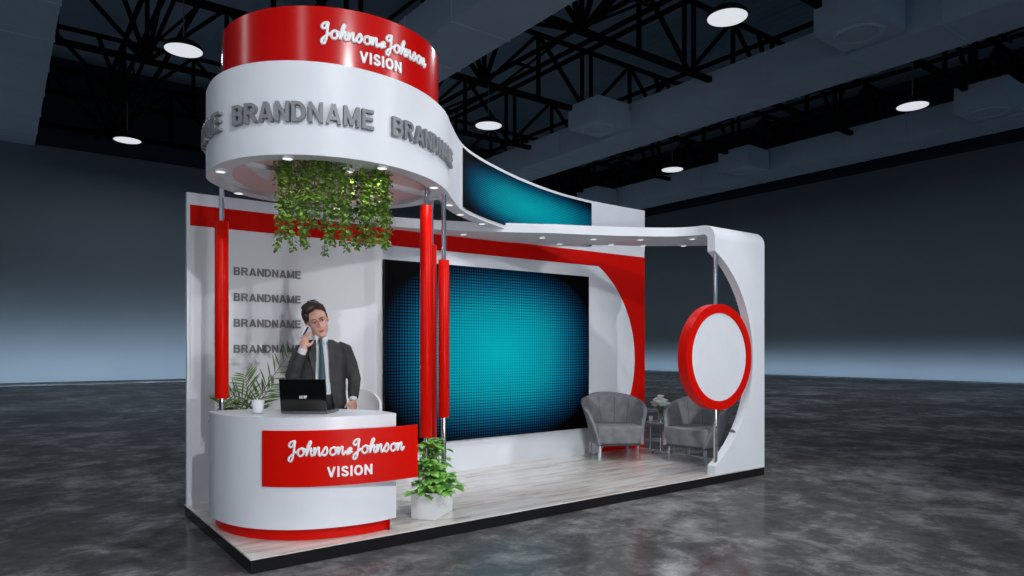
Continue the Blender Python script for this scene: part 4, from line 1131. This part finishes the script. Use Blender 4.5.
# tie
bm = bmesh.new()
def tie_sec(z, w_, y, x): return [(x - w_, y, z), (x, y - .010, z), (x + w_, y, z), (x, y + .006, z)]
secs = [tie_sec(1.478, .017, -.100, -.012), tie_sec(1.440, .012, -.112, -.010), tie_sec(1.40, .016, -.117, -.006), tie_sec(1.25, .024, -.128, .0), tie_sec(1.08, .031, -.126, .004), tie_sec(1.02, .034, -.124, .006), tie_sec(.99, .004, -.124, .006)]
rg = [[bm.verts.new(p) for p in s] for s in secs]
for a, b_ in zip(rg, rg[1:]):
    for i in range(4): j = (i + 1) % 4; bm.faces.new((a[i], a[j], b_[j], b_[i]))
bm.faces.new(rg[0]); bm.faces.new(rg[-1][::-1]); mesh_obj('tie', bm, M_TIE, man)
# jacket: open shell torso + sleeves
bm = bmesh.new(); nj = 34
JR = [(.80, .205, .135, .095), (.90, .200, .135, .085), (1.0, .188, .130, .072), (1.12, .188, .130, .060), (1.25, .200, .135, .052), (1.34, .205, .130, .050), (1.395, .190, .112, .050), (1.43, .140, .092, .052), (1.465, .088, .078, .054)]
rg = []
for z, rx, ry, op in JR:
    cx_ = .018 if z < 1.4 else .018 - (z - 1.4) * .25
    # opening between angles around the front (-y)
    g = math.asin(min(.95, op / rx)); row = []
    skew = .035 if z < 1.05 else 0.0
    for i in range(nj + 1):
        a = -math.pi / 2 + g + (2 * math.pi - 2 * g) * i / nj
        row.append(bm.verts.new((cx_ - .012 + rx * math.cos(a) + (skew * (1 - z) if i in (0, 1) else 0), ry * math.sin(a) + .0, z)))
    rg.append(row)
for a, b_ in zip(rg, rg[1:]):
    for i in range(nj): bm.faces.new((a[i], a[i + 1], b_[i + 1], b_[i]))
jk = mesh_obj('jacket', bm, M_SUIT, man)
sd_ = jk.modifiers.new('t', 'SOLIDIFY'); sd_.thickness = .014; sd_.offset = 0; bake(jk)
b2 = bmesh.new(); b2.from_mesh(jk.data)
tube(b2, [SL + Vector((.045, 0, .012)), SL + Vector((-.012, -.005, -.02)), (SL + EL) / 2 + Vector((-.012, 0, .0)), EL + Vector((-.008, .0, -.006)), (EL + WL) / 2 + Vector((-.004, -.002, 0)), WL - dW * .035], [.062, .070, .064, .058, .050, .042], 20)
blob(b2, EL, (.058, .058, .055))
tube(b2, [SR + Vector((-.05, 0, .015)), SR + Vector((.012, 0, -.015)), (SR + ER) / 2 + Vector((.012, 0, 0)), ER, (ER + WR) / 2, WR - dW2 * .025], [.062, .072, .064, .057, .051, .043], 20)
b2.to_mesh(jk.data); b2.free(); remesh(jk, .0075, 4)
jk.data.materials.clear(); jk.data.materials.append(M_SUIT)
lb_ = bmesh.new()
for q in (-1, 1):
    pts = [Vector((.0 + q * .048, -.085, 1.47)), Vector((.004 + q * .052, -.128, 1.33)), Vector((.008 + q * .060, -.138, 1.13)), Vector((.006 + q * .098, -.136, 1.27)), Vector((.004 + q * .112, -.124, 1.35)), Vector((.004 + q * .092, -.112, 1.375)), Vector((.002 + q * .100, -.090, 1.43))]
    a = [lb_.verts.new(p + Vector((0, -.013, 0))) for p in pts]; b_ = [lb_.verts.new(p + Vector((0, .004, 0))) for p in pts]
    lb_.faces.new(a); lb_.faces.new(b_[::-1])
    for i in range(len(pts)): j = (i + 1) % len(pts); lb_.faces.new((a[i], a[j], b_[j], b_[i]))
mesh_obj('lapel', lb_, M_SUIT, jk)
# trousers and shoes
bm = bmesh.new(); ring_loft(bm, [(.0, .01, .88, .15, .11), (.006, .006, .96, .168, .118), (.006, .004, 1.005, .166, .119)], 28)
for q in (-1, 1): tube(bm, [(q * .08, .01, .95), (q * .085, .01, .85), (q * .095, 0, .5), (q * .10, .02, .06)], [.098, .098, .076, .066], 18)
tr = mesh_obj('trousers', bm, M_TROUS, man); remesh(tr, .010, 4); tr.data.materials.clear(); tr.data.materials.append(M_TROUS)
for q in (-1, 1):
    bm = bmesh.new(); tube(bm, [(q * .10, .085, .045), (q * .10, .03, .055), (q * .11, -.06, .045), (q * .118, -.15, .03), (q * .12, -.19, .024)], [.03, .046, .046, .036, .016], 14, squash=(1, 1)); box(bm, q * .11 - .042, q * .11 + .042, -.17, .10, .001, .018)
    mesh_obj('shoe', bm, M_SHOE, man, smooth=50)
# phone in the raised hand
ph = empty('phone', (0, 0, 0), 'small silver and black phone held to the ear of the man in the suit', 'phone')
MW = Matrix.Translation((MX, MY, 0)) @ Euler((0, 0, R(-21))).to_matrix().to_4x4()
pc = MW @ (EAR + Vector((-.012, -.045, -.045)))
ph.location = pc
bm = bmesh.new(); PM = Euler((0, R(28), R(-40))).to_matrix().to_4x4()
rbox(bm, -.005, .005, -.028, .028, -.06, .06, .004, PM); mesh_obj('phone_case', bm, M_SILVER, ph, smooth=40)
bm = bmesh.new(); box(bm, .0052, .0058, -.024, .024, -.052, .052, PM); mesh_obj('phone_screen', bm, M_LAPBLK, ph)
